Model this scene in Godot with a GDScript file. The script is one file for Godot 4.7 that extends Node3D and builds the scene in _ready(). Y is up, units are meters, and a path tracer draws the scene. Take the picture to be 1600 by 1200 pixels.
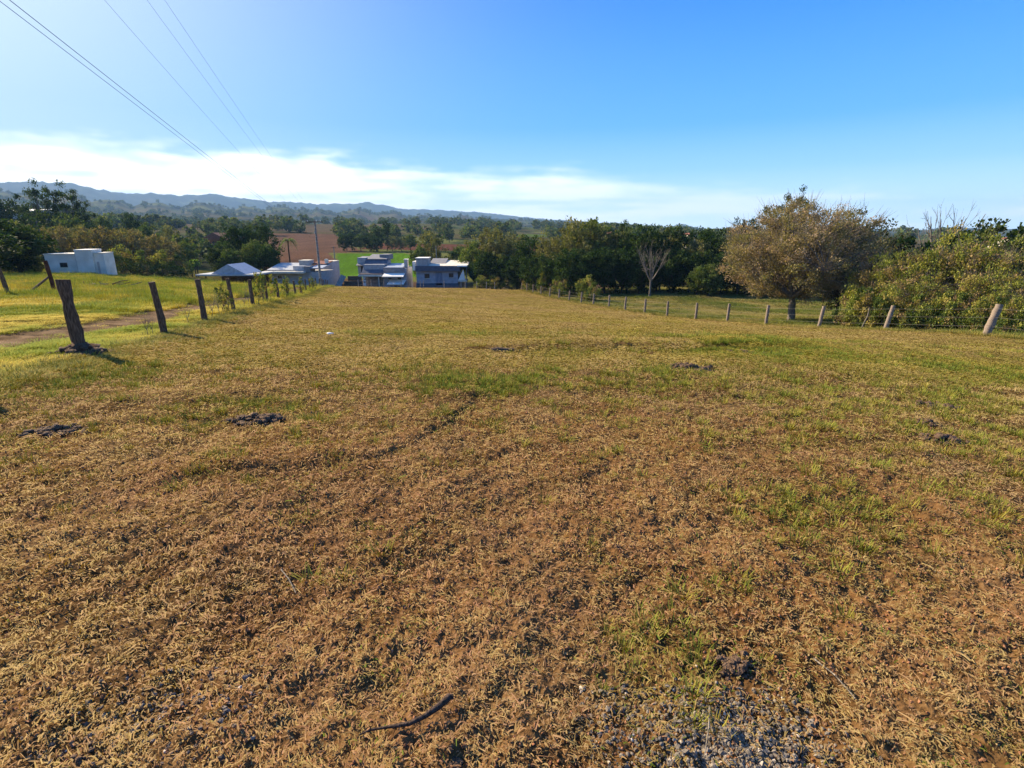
extends Node3D
# A mown, sloping building lot between two old post fences, valley with houses, woods and far hills behind.
# x is to the right, y up, the camera looks along -z.  d below means metres forward (d = -z).

const FOC := 810.0            # focal length in pixels of the 1600 x 1200 photograph
const PITCH := 16.2           # degrees the camera looks down
const EYE := 1.6
var rng := RandomNumberGenerator.new()
var taken := {}
var mats := {}
var kinds := {}
var n1 := FastNoiseLite.new()
var n2 := FastNoiseLite.new()
var n3 := FastNoiseLite.new()
var ncell := FastNoiseLite.new()
var cp := cos(deg_to_rad(PITCH))
var sp := sin(deg_to_rad(PITCH))

func _ready():
	rng.seed = 7
	n1.seed = 3; n1.frequency = 1.0; n1.fractal_octaves = 4
	n2.seed = 11; n2.frequency = 1.0; n2.fractal_octaves = 2
	n3.seed = 29; n3.frequency = 1.0; n3.fractal_octaves = 3
	ncell.seed = 5; ncell.noise_type = FastNoiseLite.TYPE_CELLULAR; ncell.cellular_return_type = FastNoiseLite.RETURN_CELL_VALUE; ncell.frequency = 1.0
	make_camera()
	make_light()
	fit_ground()
	make_materials()
	make_terrain()
	make_tree_kinds()
	make_fences()
	make_buildings()
	make_power_line()
	make_trees()
	make_valley_woods()
	make_small_things()
	make_grass()

# ------------------------------------------------------------------ camera, sky, sun
func make_camera():
	var cam := Camera3D.new()
	cam.name = "camera"
	cam.fov = rad_to_deg(2.0 * atan(600.0 / FOC))
	cam.position = Vector3(0, EYE, 0)
	cam.rotation_degrees = Vector3(-PITCH, 0, 0)
	cam.near = 0.05
	cam.far = 30000.0
	add_child(cam)
	cam.current = true

const SUN_AZ := -56.0         # degrees from straight ahead, negative to the left
const SUN_EL := 30.0

func make_light():
	var e := Environment.new()
	e.tonemap_mode = Environment.TONE_MAPPER_LINEAR
	e.tonemap_exposure = 2.4
	e.background_mode = Environment.BG_SKY
	var sky := Sky.new()
	var pano := PanoramaSkyMaterial.new()
	pano.panorama = ImageTexture.create_from_image(sky_picture())
	sky.sky_material = pano
	e.sky = sky
	e.background_energy_multiplier = 1.0
	e.fog_enabled = true
	e.fog_density = 0.00013
	e.fog_light_color = Color(0.66, 0.83, 1.0)
	e.sdfgi_enabled = true
	e.ssao_enabled = true
	e.ssil_enabled = true
	var w := WorldEnvironment.new()
	w.name = "world_environment"
	w.environment = e
	add_child(w)
	var sun := DirectionalLight3D.new()
	sun.name = "sun"
	sun.light_energy = 1.6
	sun.light_angular_distance = 0.5
	sun.light_color = Color(1.0, 0.93, 0.80)
	sun.shadow_enabled = true
	sun.rotation_degrees = Vector3(-SUN_EL, 180.0 - SUN_AZ, 0)
	add_child(sun)

func sky_picture() -> Image:
	var w := 2048
	var h := 1024
	var im := Image.create(w, h, false, Image.FORMAT_RGBF)
	var data := PackedFloat32Array()
	data.resize(w * h * 3)
	data.fill(0.10)
	var sa := deg_to_rad(SUN_AZ)
	var se := deg_to_rad(SUN_EL)
	var sunv := Vector3(sin(sa) * cos(se), sin(se), -cos(sa) * cos(se))
	var cn := FastNoiseLite.new()
	cn.seed = 21; cn.frequency = 1.0; cn.fractal_octaves = 5
	var az_edge := [[-180.0, 5.0], [-120.0, 6.0], [-70.0, 7.0], [-42.0, 7.0], [-24.0, 7.1], [-10.0, 6.5], [0.0, 6.0], [13.0, 5.1], [25.0, 3.8], [33.0, 2.8], [40.0, 2.0], [90.0, 2.0], [180.0, 5.0]]
	for j in h / 2 + 4:
		var el := 90.0 - (j + 0.5) * 180.0 / h
		var er := deg_to_rad(el)
		var ce := cos(er)
		var sy := sin(er)
		var base := stops([[0.0, Color(0.50, 0.66, 0.76)], [3.0, Color(0.38, 0.56, 0.70)], [6.0, Color(0.170, 0.38, 0.62)], [10.0, Color(0.054, 0.252, 0.57)], [20.0, Color(0.010, 0.142, 0.52)], [40.0, Color(0.010, 0.110, 0.42)], [90.0, Color(0.026, 0.095, 0.31)]], maxf(el, 0.0))
		for i in w:
			var az := (i + 0.5) * 360.0 / w
			if az > 180.0:
				az -= 360.0
			var ar := deg_to_rad(az)
			var cosg := sin(ar) * ce * sunv.x + sy * sunv.y - cos(ar) * ce * sunv.z
			var g := rad_to_deg(acos(clampf(cosg, -1.0, 1.0)))
			var gl := exp(-pow(g / 33.0, 2.0))
			var c := base.lerp(Color(0.46, 0.53, 0.57), gl * 0.98) + Color(1.0, 0.97, 0.90) * (0.40 * exp(-g / 8.0))
			if el < 16.0:
				var top := curve(az_edge, az)
				var wob := cn.get_noise_2d(az * 0.07, el * 0.16 + 7.0)
				var fine := cn.get_noise_2d(az * 0.16 + 50.0, el * 1.5)
				var edge := smoothstep(top + 0.9 + wob * 1.6, top - 1.6 + wob * 1.6, el + fine * 1.1)
				var thin := smoothstep(-0.42, 0.26, cn.get_noise_2d(az * 0.045 + 9.0, el * 0.55 + 30.0) + fine * 0.35 + gl * 0.6)
				var k := edge * lerpf(0.30, 1.0, thin)
				var cloud := Color(0.68, 0.72, 0.75).lerp(Color(0.98, 0.98, 0.97), clampf(gl * 3.0 + 0.25 * smoothstep(20.0, -20.0, az), 0.0, 1.0))
				c = c.lerp(cloud, k * 0.94)
			c = c * 0.875
			var at := (j * w + i) * 3
			data[at] = c.r
			data[at + 1] = c.g
			data[at + 2] = c.b
	im.set_data(w, h, false, Image.FORMAT_RGBF, data.to_byte_array())
	return im

func stops(pts: Array, x: float) -> Color:
	for i in range(1, pts.size()):
		if x <= pts[i][0]:
			var t: float = (x - pts[i - 1][0]) / (pts[i][0] - pts[i - 1][0])
			var a: Color = pts[i - 1][1]
			return a.lerp(pts[i][1], clampf(t, 0.0, 1.0))
	return pts[pts.size() - 1][1]

func curve(pts: Array, x: float) -> float:
	for i in range(1, pts.size()):
		if x <= pts[i][0]:
			var a: float = pts[i - 1][0]
			var b: float = pts[i][0]
			var t := clampf((x - a) / (b - a), 0.0, 1.0)
			t = t * t * (3.0 - 2.0 * t)
			return lerpf(pts[i - 1][1], pts[i][1], t)
	return pts[pts.size() - 1][1]

func lin(pts: Array, x: float) -> float:
	for i in range(1, pts.size()):
		if x <= pts[i][0]:
			return lerpf(pts[i - 1][1], pts[i][1], clampf((x - pts[i - 1][0]) / (pts[i][0] - pts[i - 1][0]), 0.0, 1.0))
	return pts[pts.size() - 1][1]

# a pixel of the photograph gives a direction; d is the forward distance judged from what the thing touches and its size
func px(u: float, v: float, d: float) -> Vector3:
	var xr := (u - 800.0) / FOC
	var yr := (600.0 - v) / FOC
	var fwd := cp + yr * sp
	var up := yr * cp - sp
	return Vector3(xr / fwd * d, EYE + up / fwd * d, -d)

# ------------------------------------------------------------------ the shape of the land
var gx := PackedFloat32Array()
var gd := PackedFloat32Array()
var gw := PackedFloat64Array()
var grid := PackedFloat32Array()
const GX0 := -160.0
const GD0 := -24.0
const GS := 1.6
const GNX := 201
const GND := 126

func fence_left_x(d: float) -> float:
	return -5.2 - 0.28 * d

func fence_right_x(d: float) -> float:
	return 23.7 - 0.237 * d

func fit_ground():
	var pts := []
	# feet of the two fences: [u, v, d]
	for p in [[125, 552, 10.0], [250, 524, 13.96], [316, 500, 17.7], [365, 486, 22.0], [396, 480, 26.1], [437, 469, 34.5], [464, 465, 44.0], [481, 457, 53.0], [495, 451, 63.5], [506, 450, 75.6], [514, 448, 88.0],
			[1580, 526, 20.4], [1412, 521, 24.6], [1303, 516, 28.4], [1216, 511, 32.5], [1152, 505, 36.2], [1053, 496, 44.0], [984, 485, 52.0], [932, 477, 60.2], [893, 471, 68.0], [847, 461, 81.0], [804, 453, 98.0],
			[770, 550, 10.8], [1050, 543, 11.8], [1330, 541, 13.2], [640, 452, 84.0], [720, 451, 88.0],
			[5, 463, 27.0], [85, 456, 29.0], [120, 429, 70.0], [0, 432, 66.0], [1232, 502, 36.0], [1060, 457, 76.0], [950, 455, 84.0]]:
		var q := px(p[0], p[1], p[2])
		pts.append([q.x, p[2], q.y])
	for p in [[0, 0, 0.0], [0, 3, -0.12], [0, 6, -0.42], [-6, 3, -0.05], [-7, 6, -0.32], [5, 3, -0.22], [8, 6, -0.75], [14, 10, -1.4], [24, 12, -2.2], [0, -20, 1.2], [-30, -10, 1.0], [30, -10, -0.5], [-40, 10, -0.2], [45, 20, -3.6],
			[48, 40, -6.0], [60, 70, -7.4], [110, 60, -8.4], [140, 120, -9.0], [60, 110, -8.9], [0, 112, -9.7], [-12, 106, -9.4], [-40, 86, -7.2], [-30, 110, -8.9], [-70, 110, -5.6], [-120, 70, -3.2], [-130, 130, -5.0], [-60, 150, -8.0], [0, 150, -8.9], [70, 160, -8.5], [150, 0, -4], [-150, 0, 0]]:
		pts.append([float(p[0]), float(p[1]), float(p[2])])
	var n := pts.size()
	for p in pts:
		gx.append(p[0]); gd.append(p[1])
	var m := n + 3
	var a := []
	for i in m:
		var row := PackedFloat64Array()
		row.resize(m + 1)
		a.append(row)
	for i in n:
		for j in n:
			var r2 := (gx[i] - gx[j]) ** 2 + (gd[i] - gd[j]) ** 2
			a[i][j] = 0.5 * r2 * log(r2) if r2 > 1e-9 else 12.0
		a[i][n] = 1.0; a[i][n + 1] = gx[i]; a[i][n + 2] = gd[i]
		a[n][i] = 1.0; a[n + 1][i] = gx[i]; a[n + 2][i] = gd[i]
		a[i][m] = pts[i][2]
	for c in m:
		var best := c
		for r in range(c + 1, m):
			if absf(a[r][c]) > absf(a[best][c]):
				best = r
		var tmp = a[c]; a[c] = a[best]; a[best] = tmp
		var rc: PackedFloat64Array = a[c]
		for r in m:
			if r == c:
				continue
			var rr: PackedFloat64Array = a[r]
			var f: float = rr[c] / rc[c]
			if f == 0.0:
				continue
			for k in range(c, m + 1):
				rr[k] -= f * rc[k]
			a[r] = rr
	gw.resize(m)
	for i in m:
		gw[i] = a[i][m] / a[i][i]
	grid.resize(GNX * GND)
	for j in GND:
		for i in GNX:
			var x := GX0 + i * GS
			var d := GD0 + j * GS
			var s: float = gw[n] + gw[n + 1] * x + gw[n + 2] * d
			for k in n:
				var ax := x - gx[k]
				var ad := d - gd[k]
				var r2 := ax * ax + ad * ad
				if r2 > 1e-9:
					s += gw[k] * 0.5 * r2 * log(r2)
			grid[j * GNX + i] = s
	# little banks: [pixels on the edge, height of the raised side, +1 raised to the left of the walking direction]
	for b in [[[[230, 748, 3.45], [330, 738, 3.55], [420, 728, 3.65], [520, 715, 3.8], [590, 700, 4.0], [640, 680, 4.35], [700, 645, 5.2], [740, 610, 6.3], [765, 565, 9.3]], 0.038],
			[[[690, 549, 10.7], [770, 550, 10.8], [870, 548, 11.0], [1000, 543, 11.6], [1080, 541, 11.9], [1200, 541, 12.4], [1330, 541, 13.2]], 0.10]]:
		var line := PackedVector2Array()
		for p in b[0]:
			var q := px(p[0], p[1], p[2])
			line.append(Vector2(q.x, p[2]))
		var box_ := Rect2(line[0], Vector2.ZERO)
		for q in line:
			box_ = box_.expand(q)
		banks.append([line, b[1], box_.grow(1.7)])

var banks := []

func far_height(x: float, d: float) -> float:
	var r := sqrt(x * x + d * d)
	var h := lin([[0.0, -9.0], [150.0, -9.0], [230.0, -7.3], [350.0, -5.5], [480.0, 0.0], [700.0, 5.0], [1000.0, 9.0], [1500.0, 16.0], [2500.0, 26.0], [3600.0, 40.0], [9000.0, 60.0]], r)
	h += clampf(-x * 0.016, -2.0, 4.0) * smoothstep(150.0, 220.0, r)
	h -= 26.0 * smoothstep(0.10, 0.5, x / maxf(d, 1.0)) * smoothstep(250.0, 1400.0, r)
	var amp := minf(r * 0.012, 26.0) * smoothstep(250.0, 700.0, r)
	h += amp * n1.get_noise_2d(x * 0.0016 + 4.0, d * 0.0016)
	if r > 1500.0:
		var az := rad_to_deg(atan2(x, d))
		var ridge := lin(RIDGE, az)
		var rough := 1.0 + 0.05 * n1.get_noise_2d(az * 0.9, r * 0.0012) + 0.025 * n1.get_noise_2d(az * 4.0, 3.0)
		var back := ridge * 6200.0 * rough
		var k := smoothstep(3700.0, 6200.0, r) * (1.0 - 0.5 * smoothstep(6300.0, 9000.0, r))
		h = lerpf(h, maxf(back, 12.0), k)
		var front := ridge * 0.76 * 2900.0 * (1.0 + 0.22 * n2.get_noise_2d(az * 0.33 + 40.0, 0.0) + 0.04 * n1.get_noise_2d(az * 3.0, 9.0))
		var kf := exp(-pow((r - 2900.0) / 900.0, 2.0))
		h = maxf(h, lerpf(h, front, kf))
	return h

# skyline of the far hills: azimuth in degrees, tangent of its height above eye level
const RIDGE := [[-180.0, 0.05], [-90.0, 0.055], [-60.0, 0.062], [-45.8, 0.0665], [-43.0, 0.064], [-40.8, 0.0665], [-38.5, 0.0672], [-36.8, 0.0600], [-35.0, 0.0555], [-33.0, 0.0580], [-31.0, 0.055], [-28.6, 0.060], [-26.5, 0.055], [-23.7, 0.0495], [-22.5, 0.0510], [-19.5, 0.0480], [-17.4, 0.0490], [-14.4, 0.0515], [-11.5, 0.0415], [-7.8, 0.0400], [-3.0, 0.0360], [0.0, 0.0305], [4.0, 0.0240], [7.0, 0.0215], [10.0, 0.0155], [13.4, 0.0130], [15.8, 0.0085], [17.6, 0.0160], [19.2, 0.0060], [22.0, 0.000], [30.0, -0.006], [45.0, -0.010], [80.0, 0.0], [180.0, 0.05]]

func H(x: float, d: float) -> float:
	var r := maxf(absf(d - 20.0) * 1.15, absf(x) * 1.05)
	var k := smoothstep(105.0, 150.0, r)
	var s := 0.0
	if k < 1.0:
		var fx := clampf((x - GX0) / GS, 0.0, GNX - 1.001)
		var fd := clampf((d - GD0) / GS, 0.0, GND - 1.001)
		var i := int(fx)
		var j := int(fd)
		fx -= i
		fd -= j
		var a := j * GNX + i
		s = lerpf(lerpf(grid[a], grid[a + 1], fx), lerpf(grid[a + GNX], grid[a + GNX + 1], fx), fd)
	if k > 0.0:
		s = lerpf(s, far_height(x, d), k)
	return s

# with banks, ruts and tufts, for what stands close by
func G(x: float, d: float) -> float:
	var h := H(x, d)
	if d > 60.0 or d < -10.0:
		return h
	var near := 1.0 - smoothstep(30.0, 60.0, d)
	h += near * (0.034 * n2.get_noise_2d(x * 1.1, d * 1.1) + 0.022 * n3.get_noise_2d(x * 4.2, d * 4.2) + (0.022 * n3.get_noise_2d(x * 11.0, d * 11.0) if d < 14.0 else 0.0) + 0.05 * n2.get_noise_2d(x * 0.25 + 30.0, d * 0.25))
	if d < 20.0 and absf(x) < 14.0:
		for b in banks:
			var reach: Rect2 = b[2]
			if not reach.has_point(Vector2(x, d)):
				continue
			var line: PackedVector2Array = b[0]
			var best := 9.0
			var side := 1.0
			var along := 0.0
			var p := Vector2(x, d)
			var ends := 1.0
			for i in line.size() - 1:
				var c := Geometry2D.get_closest_point_to_segment(p, line[i], line[i + 1])
				var q := p.distance_to(c)
				if q < best:
					best = q
					var e := line[i + 1] - line[i]
					side = signf(e.x * (p.y - c.y) - e.y * (p.x - c.x))
					along = i + c.distance_to(line[i]) / e.length()
			if best < 1.6:
				var t := along / (line.size() - 1.0)
				ends = smoothstep(0.0, 0.12, t) * (1.0 - smoothstep(0.85, 1.0, t))
				var s := side * best + 0.07 * n3.get_noise_2d(x * 2.0, d * 2.0 + 5.0)
				var up := smoothstep(-0.03, 0.05, s) * (1.0 - smoothstep(0.15, 1.5, s))
				h += b[1] * ends * up * (0.95 + 0.4 * n2.get_noise_2d(x * 0.9, d * 0.9))
	# wheel ruts of the dirt track beyond the left fence
	var tr := track(x, d)
	h -= 0.05 * tr
	return h

func track(x: float, d: float) -> float:
	if d < 2.0 or d > 75.0:
		return 0.0
	var c := fence_left_x(d) - 2.7 - 0.6 * smoothstep(20.0, 10.0, d) + 0.3 * n2.get_noise_2d(d * 0.1, 3.0)
	var o := absf(x - c)
	var half := 0.95 + 0.45 * n3.get_noise_2d(x * 0.6, d * 0.6)
	return 1.0 - smoothstep(half - 0.2, half + 0.3, o + 0.3 * n3.get_noise_2d(x * 1.7, d * 1.7))

func on_ground(u: float, v: float, guess: float) -> Vector3:
	var d := guess
	for k in 12:
		var q := px(u, v, d)
		var g := G(q.x, d)
		var drop := (EYE - q.y) / d
		if drop < 0.005:
			break
		d = lerpf(d, (EYE - g) / drop, 0.5)
	var p := px(u, v, d)
	return Vector3(p.x, G(p.x, d), -d)

# ------------------------------------------------------------------ naming and building helpers
func numbered(called: String) -> String:
	var n: int = taken.get(called, -1) + 1
	taken[called] = n
	return called if n == 0 else "%s_%03d" % [called, n]

func tag(o: Node, label: String, category: String, group := "", kind := ""):
	if label:
		o.set_meta("label", label)
	if category:
		o.set_meta("category", category)
	if group:
		o.set_meta("group", group)
	if kind:
		o.set_meta("kind", kind)
	return o

func base(called: String, at: Vector3, turn := 0.0) -> Node3D:
	var o := Node3D.new()
	o.name = numbered(called)
	o.position = at
	o.rotation.y = turn
	add_child(o)
	return o

func put(called: String, mesh: Mesh, m: Material, parent: Node = null) -> MeshInstance3D:
	var o := MeshInstance3D.new()
	o.mesh = mesh
	o.material_override = m
	if parent:
		o.name = called
		parent.add_child(o, true)
	else:
		o.name = numbered(called)
		add_child(o)
	return o

func box(called: String, size: Vector3, at: Vector3, m: Material, parent: Node, turn := Vector3.ZERO) -> MeshInstance3D:
	var b := BoxMesh.new()
	b.size = size
	var o := put(called, b, m, parent)
	o.position = at
	o.rotation = turn
	return o

func paint(c: Color, rough := 0.9, spec := 0.3) -> StandardMaterial3D:
	var m := StandardMaterial3D.new()
	m.albedo_color = c.linear_to_srgb()
	m.roughness = rough
	m.metallic_specular = spec
	return m

func tinted(rough := 0.9, back := Color(0, 0, 0), spec := 0.2) -> StandardMaterial3D:
	var m := StandardMaterial3D.new()
	m.vertex_color_use_as_albedo = true
	m.roughness = rough
	m.metallic_specular = spec
	if back.r + back.g + back.b > 0.0:
		m.backlight_enabled = true
		m.backlight = back.linear_to_srgb()
	return m

func noise_tex(size: int, freq: float, oct: int, lo: Color, hi: Color, sd: int, type := FastNoiseLite.TYPE_SIMPLEX_SMOOTH, mid := Color(-1, 0, 0)) -> NoiseTexture2D:
	var f := FastNoiseLite.new()
	f.seed = sd; f.noise_type = type; f.frequency = freq; f.fractal_octaves = oct
	var t := NoiseTexture2D.new()
	t.width = size; t.height = size; t.seamless = true; t.noise = f
	var r := Gradient.new()
	if mid.r >= 0.0:
		r.offsets = PackedFloat32Array([0.0, 0.5, 1.0]); r.colors = PackedColorArray([lo, mid, hi])
	else:
		r.offsets = PackedFloat32Array([0.0, 1.0]); r.colors = PackedColorArray([lo, hi])
	t.color_ramp = r
	return t

func worn(c: Color, tex: Texture2D, scale: float, rough := 0.9, bump := 0.0, in_world := true) -> StandardMaterial3D:
	var m := paint(c, rough)
	m.albedo_texture = tex
	m.uv1_triplanar = true
	m.uv1_world_triplanar = in_world
	m.uv1_scale = Vector3.ONE * scale
	if bump > 0.0:
		m.heightmap_enabled = true
		m.heightmap_texture = tex
		m.heightmap_scale = bump
	return m

func make_materials():
	var mottle := noise_tex(512, 0.012, 5, Color(0.55, 0.52, 0.5), Color(1, 1, 1), 4)
	var grain := noise_tex(512, 0.02, 4, Color(0.35, 0.33, 0.3), Color(1, 1, 1), 8)
	var plaster := noise_tex(512, 0.012, 5, Color(0.84, 0.83, 0.81), Color(1, 1, 1), 6)
	var speck := noise_tex(512, 0.06, 3, Color(0.45, 0.42, 0.4), Color(1, 1, 1), 9)
	mats.soil = tinted(0.95, Color(0, 0, 0), 0.06)
	mats.soil.albedo_texture = noise_tex(1024, 0.030, 5, Color(0.50, 0.46, 0.42), Color(1, 1, 0.98), 14)
	mats.soil.uv1_triplanar = true; mats.soil.uv1_world_triplanar = true; mats.soil.uv1_scale = Vector3.ONE * 0.9
	mats.soil.heightmap_enabled = true; mats.soil.heightmap_texture = mats.soil.albedo_texture; mats.soil.heightmap_scale = 2.2
	mats.soil.detail_enabled = true; mats.soil.detail_blend_mode = BaseMaterial3D.BLEND_MODE_MUL
	mats.soil.detail_albedo = noise_tex(512, 0.014, 5, Color(0.66, 0.62, 0.58), Color(1, 1, 1), 15)
	mats.soil.detail_uv_layer = BaseMaterial3D.DETAIL_UV_2
	mats.soil.uv2_triplanar = true; mats.soil.uv2_world_triplanar = true; mats.soil.uv2_scale = Vector3.ONE * 0.11
	mats.grass = tinted(0.9, Color(0.34, 0.32, 0.08), 0.06)
	mats.leaf = tinted(0.75, Color(0.50, 0.55, 0.12), 0.14)
	mats.bark = worn(Color(0.17, 0.13, 0.10), grain, 0.9, 0.95, 2.0, false)
	mats.bark.uv1_scale = Vector3(4.0, 0.5, 4.0)
	mats.pale_bark = worn(Color(0.42, 0.36, 0.29), grain, 0.9, 0.95, 1.5, false)
	mats.pale_bark.uv1_scale = Vector3(4.0, 0.5, 4.0)
	mats.post_dark = worn(Color(0.29, 0.19, 0.125), grain, 1.6, 0.95, 3.0, false)
	mats.post_dark.uv1_scale = Vector3(4.0, 0.5, 4.0)
	mats.post_pale = worn(Color(0.52, 0.42, 0.33), speck, 1.4, 0.95, 1.5, false)
	mats.post_pale.uv1_scale = Vector3(4.0, 0.5, 4.0)
	mats.clod = worn(Color(0.24, 0.155, 0.100), speck, 2.0, 0.95, 2.0)
	mats.wire = paint(Color(0.26, 0.23, 0.20), 0.8)
	mats.cable = paint(Color(0.10, 0.10, 0.11), 0.7)
	mats.concrete = worn(Color(0.46, 0.43, 0.39), mottle, 0.5, 0.9)
	mats.white_wall = worn(Color(0.76, 0.73, 0.66), plaster, 0.12, 0.9)
	mats.blue_wall = worn(Color(0.45, 0.44, 0.47), plaster, 0.15, 0.85)
	mats.dark_blue = worn(Color(0.12, 0.135, 0.17), plaster, 0.2, 0.8)
	mats.slate = worn(Color(0.25, 0.24, 0.245), plaster, 0.2, 0.8)
	mats.cream = worn(Color(0.80, 0.73, 0.60), plaster, 0.2, 0.85)
	mats.grey_wall = worn(Color(0.44, 0.43, 0.42), plaster, 0.2, 0.9)
	mats.roof_grey = worn(Color(0.46, 0.47, 0.48), plaster, 0.3, 0.6)
	mats.roof_metal = worn(Color(0.42, 0.45, 0.50), plaster, 0.3, 0.5)
	mats.red_tile = worn(Color(0.33, 0.13, 0.085), mottle, 0.4, 0.9)
	mats.brick_red = worn(Color(0.36, 0.17, 0.10), mottle, 0.4, 0.9)
	mats.brown_boards = worn(Color(0.27, 0.18, 0.13), grain, 0.4, 0.9)
	mats.teal = worn(Color(0.03, 0.24, 0.20), mottle, 0.3, 0.7)
	mats.white_paint = paint(Color(0.84, 0.79, 0.70), 0.7)
	mats.glass = paint(Color(0.02, 0.025, 0.03), 0.08, 0.5)
	mats.door = paint(Color(0.10, 0.13, 0.20), 0.6)
	mats.stone = tinted(0.95, Color(0, 0, 0), 0.05)

# ------------------------------------------------------------------ ground colour
func mixc(a: Color, b: Color, t: float) -> Color:
	return a.lerp(b, clampf(t, 0.0, 1.0))

# what lies here: 0 mown lot, 1 meadow beyond the left fence, 2 pasture beyond the right fence, 3 house yards, 4 far land
func zone(x: float, d: float) -> int:
	if d > 125.0 or absf(x) > 100.0:
		return 4
	if d > 93.0 - 0.05 * x and x > -34.0 and x < 22.0:
		return 3
	if x < fence_left_x(d) - 0.3:
		return 1
	if x > fence_right_x(d) + 0.3:
		return 2
	return 0

# how the mown lot varies: x red bare earth, y straw, z green, as shares
func lot_mix(x: float, d: float) -> Vector3:
	var a := n1.get_noise_2d(x * 0.28 + 10.0, d * 0.28)
	var b := n1.get_noise_2d(x * 0.75 - 20.0, d * 0.75)
	var c := n3.get_noise_2d(x * 1.7, d * 1.7 + 40.0)
	var bare := clampf(0.62 - 0.30 * Vector2((x - 0.5) / 3.2, (d - 2.6) / 2.2).length(), 0.0, 1.0) + 0.5 * b + 0.25 * a
	bare = clampf(bare, 0.0, 1.0)
	var straw := 0.42 + 0.42 * smoothstep(1.5, 6.5, x) * (1.0 - smoothstep(8.0, 20.0, d)) + 0.15 * smoothstep(-1.0, -4.0, x) * smoothstep(9.0, 3.0, d) + 0.5 * a
	var green := 0.12 + 0.34 * smoothstep(4.5, 10.0, d) + 0.5 * c + 0.35 * b
	var wide := n2.get_noise_2d(x * 0.10 + 60.0, d * 0.10)
	green -= 0.12 * smoothstep(16.0, 40.0, d) - 0.55 * wide
	straw -= 0.35 * wide
	for p in [[6.2, 11.6, 1.5, 0.9], [4.4, 11.0, 1.0, 0.5], [1.0, 10.5, 0.9, 0.45], [-0.6, 7.2, 0.7, 0.5], [2.0, 3.05, 0.55, 0.6], [0.62, 1.75, 0.3, 0.7], [6.6, 7.0, 1.1, 0.45], [5.9, 5.1, 0.5, 0.7], [9.6, 9.8, 1.4, 0.5], [-6.2, 7.5, 1.2, 0.35], [-3.3, 5.6, 0.7, 0.3]]:
		var q: float = Vector2(x - p[0], d - p[1]).length() / p[2]
		if q < 2.0:
			green += p[3] * (1.0 - smoothstep(0.3, 1.6, q + 0.5 * c))
	return Vector3(bare, clampf(straw, 0.0, 1.0), clampf(green, 0.0, 1.0))

const RED_EARTH := Color(0.33, 0.148, 0.074)
const DARK_EARTH := Color(0.175, 0.100, 0.056)
const STRAW := Color(0.52, 0.365, 0.140)
const BROWN_STALK := Color(0.43, 0.275, 0.145)
const RUSSET := Color(0.43, 0.222, 0.118)
const PALE_STRAW := Color(0.66, 0.475, 0.205)
const OLIVE := Color(0.330, 0.265, 0.050)
const GREEN := Color(0.165, 0.205, 0.032)

func ground_color(x: float, d: float) -> Color:
	var z := zone(x, d)
	if z == 0:
		var m := lot_mix(x, d)
		var c := mixc(DARK_EARTH, RED_EARTH, m.x * 1.2)
		var mat := mixc(mixc(BROWN_STALK, STRAW, m.y), mixc(OLIVE, GREEN, 0.35), m.z * 0.6)
		return mixc(c, mat, 0.40)
	if z == 1:
		var t := track(x, d)
		var c := mixc(Color(0.19, 0.18, 0.035), Color(0.12, 0.15, 0.03), 0.5 + n1.get_noise_2d(x * 0.15, d * 0.15))
		return mixc(c, Color(0.42, 0.30, 0.185) * (1.0 + 0.8 * n3.get_noise_2d(x * 1.3, d * 1.3)), t)
	if z == 2:
		return mixc(Color(0.20, 0.165, 0.05), Color(0.12, 0.14, 0.03), 0.5 + 1.2 * n1.get_noise_2d(x * 0.12, d * 0.12))
	if z == 3:
		return mixc(Color(0.22, 0.14, 0.095), Color(0.12, 0.12, 0.05), 0.5 + 1.5 * n1.get_noise_2d(x * 0.1, d * 0.1))
	return far_color(x, d)

func wooded(x: float, d: float) -> float:
	var r := sqrt(x * x + d * d)
	var t := x / maxf(d, 1.0)
	var open := smoothstep(-0.45, -0.36, t) * (1.0 - smoothstep(0.06, 0.16, t)) * (1.0 - smoothstep(900.0, 1700.0, r))
	return n1.get_noise_2d(x * 0.0042 + 17.0, d * 0.0042) + 0.12 * smoothstep(1200.0, 5000.0, r) - 0.26 * open

# [centre x, centre d, half width, half depth, turn, colour]
var plots := [
	[-44.5, 178.0, 14.0, 46.0, 0.30, Color(0.17, 0.40, 0.018)],
	[-124.0, 320.0, 24.0, 110.0, 0.37, Color(0.27, 0.155, 0.105)],
	[-44.0, 300.0, 34.0, 42.0, 0.10, Color(0.24, 0.105, 0.068)],
	[-74.0, 172.0, 17.0, 48.0, 0.40, Color(0.27, 0.15, 0.095)],
	[-5.0, 300.0, 40.0, 40.0, 0.1, Color(0.20, 0.085, 0.055)],
	[-62.0, 560.0, 70.0, 60.0, 0.2, Color(0.20, 0.21, 0.06)],
	[16.0, 520.0, 40.0, 60.0, 0.2, Color(0.17, 0.27, 0.05)],
	[-260.0, 560.0, 150.0, 90.0, 0.3, Color(0.22, 0.17, 0.10)],
	[-420.0, 700.0, 130.0, 60.0, 0.4, Color(0.24, 0.27, 0.10)],
]

func plot_at(x: float, d: float) -> int:
	for i in plots.size():
		var p: Array = plots[i]
		var q := Vector2(x - p[0], d - p[1]).rotated(-p[4])
		if absf(q.x + 1.5 * n2.get_noise_2d(d * 0.05, 1.0)) < p[2] and absf(q.y) < p[3]:
			return i
	return -1

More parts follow.
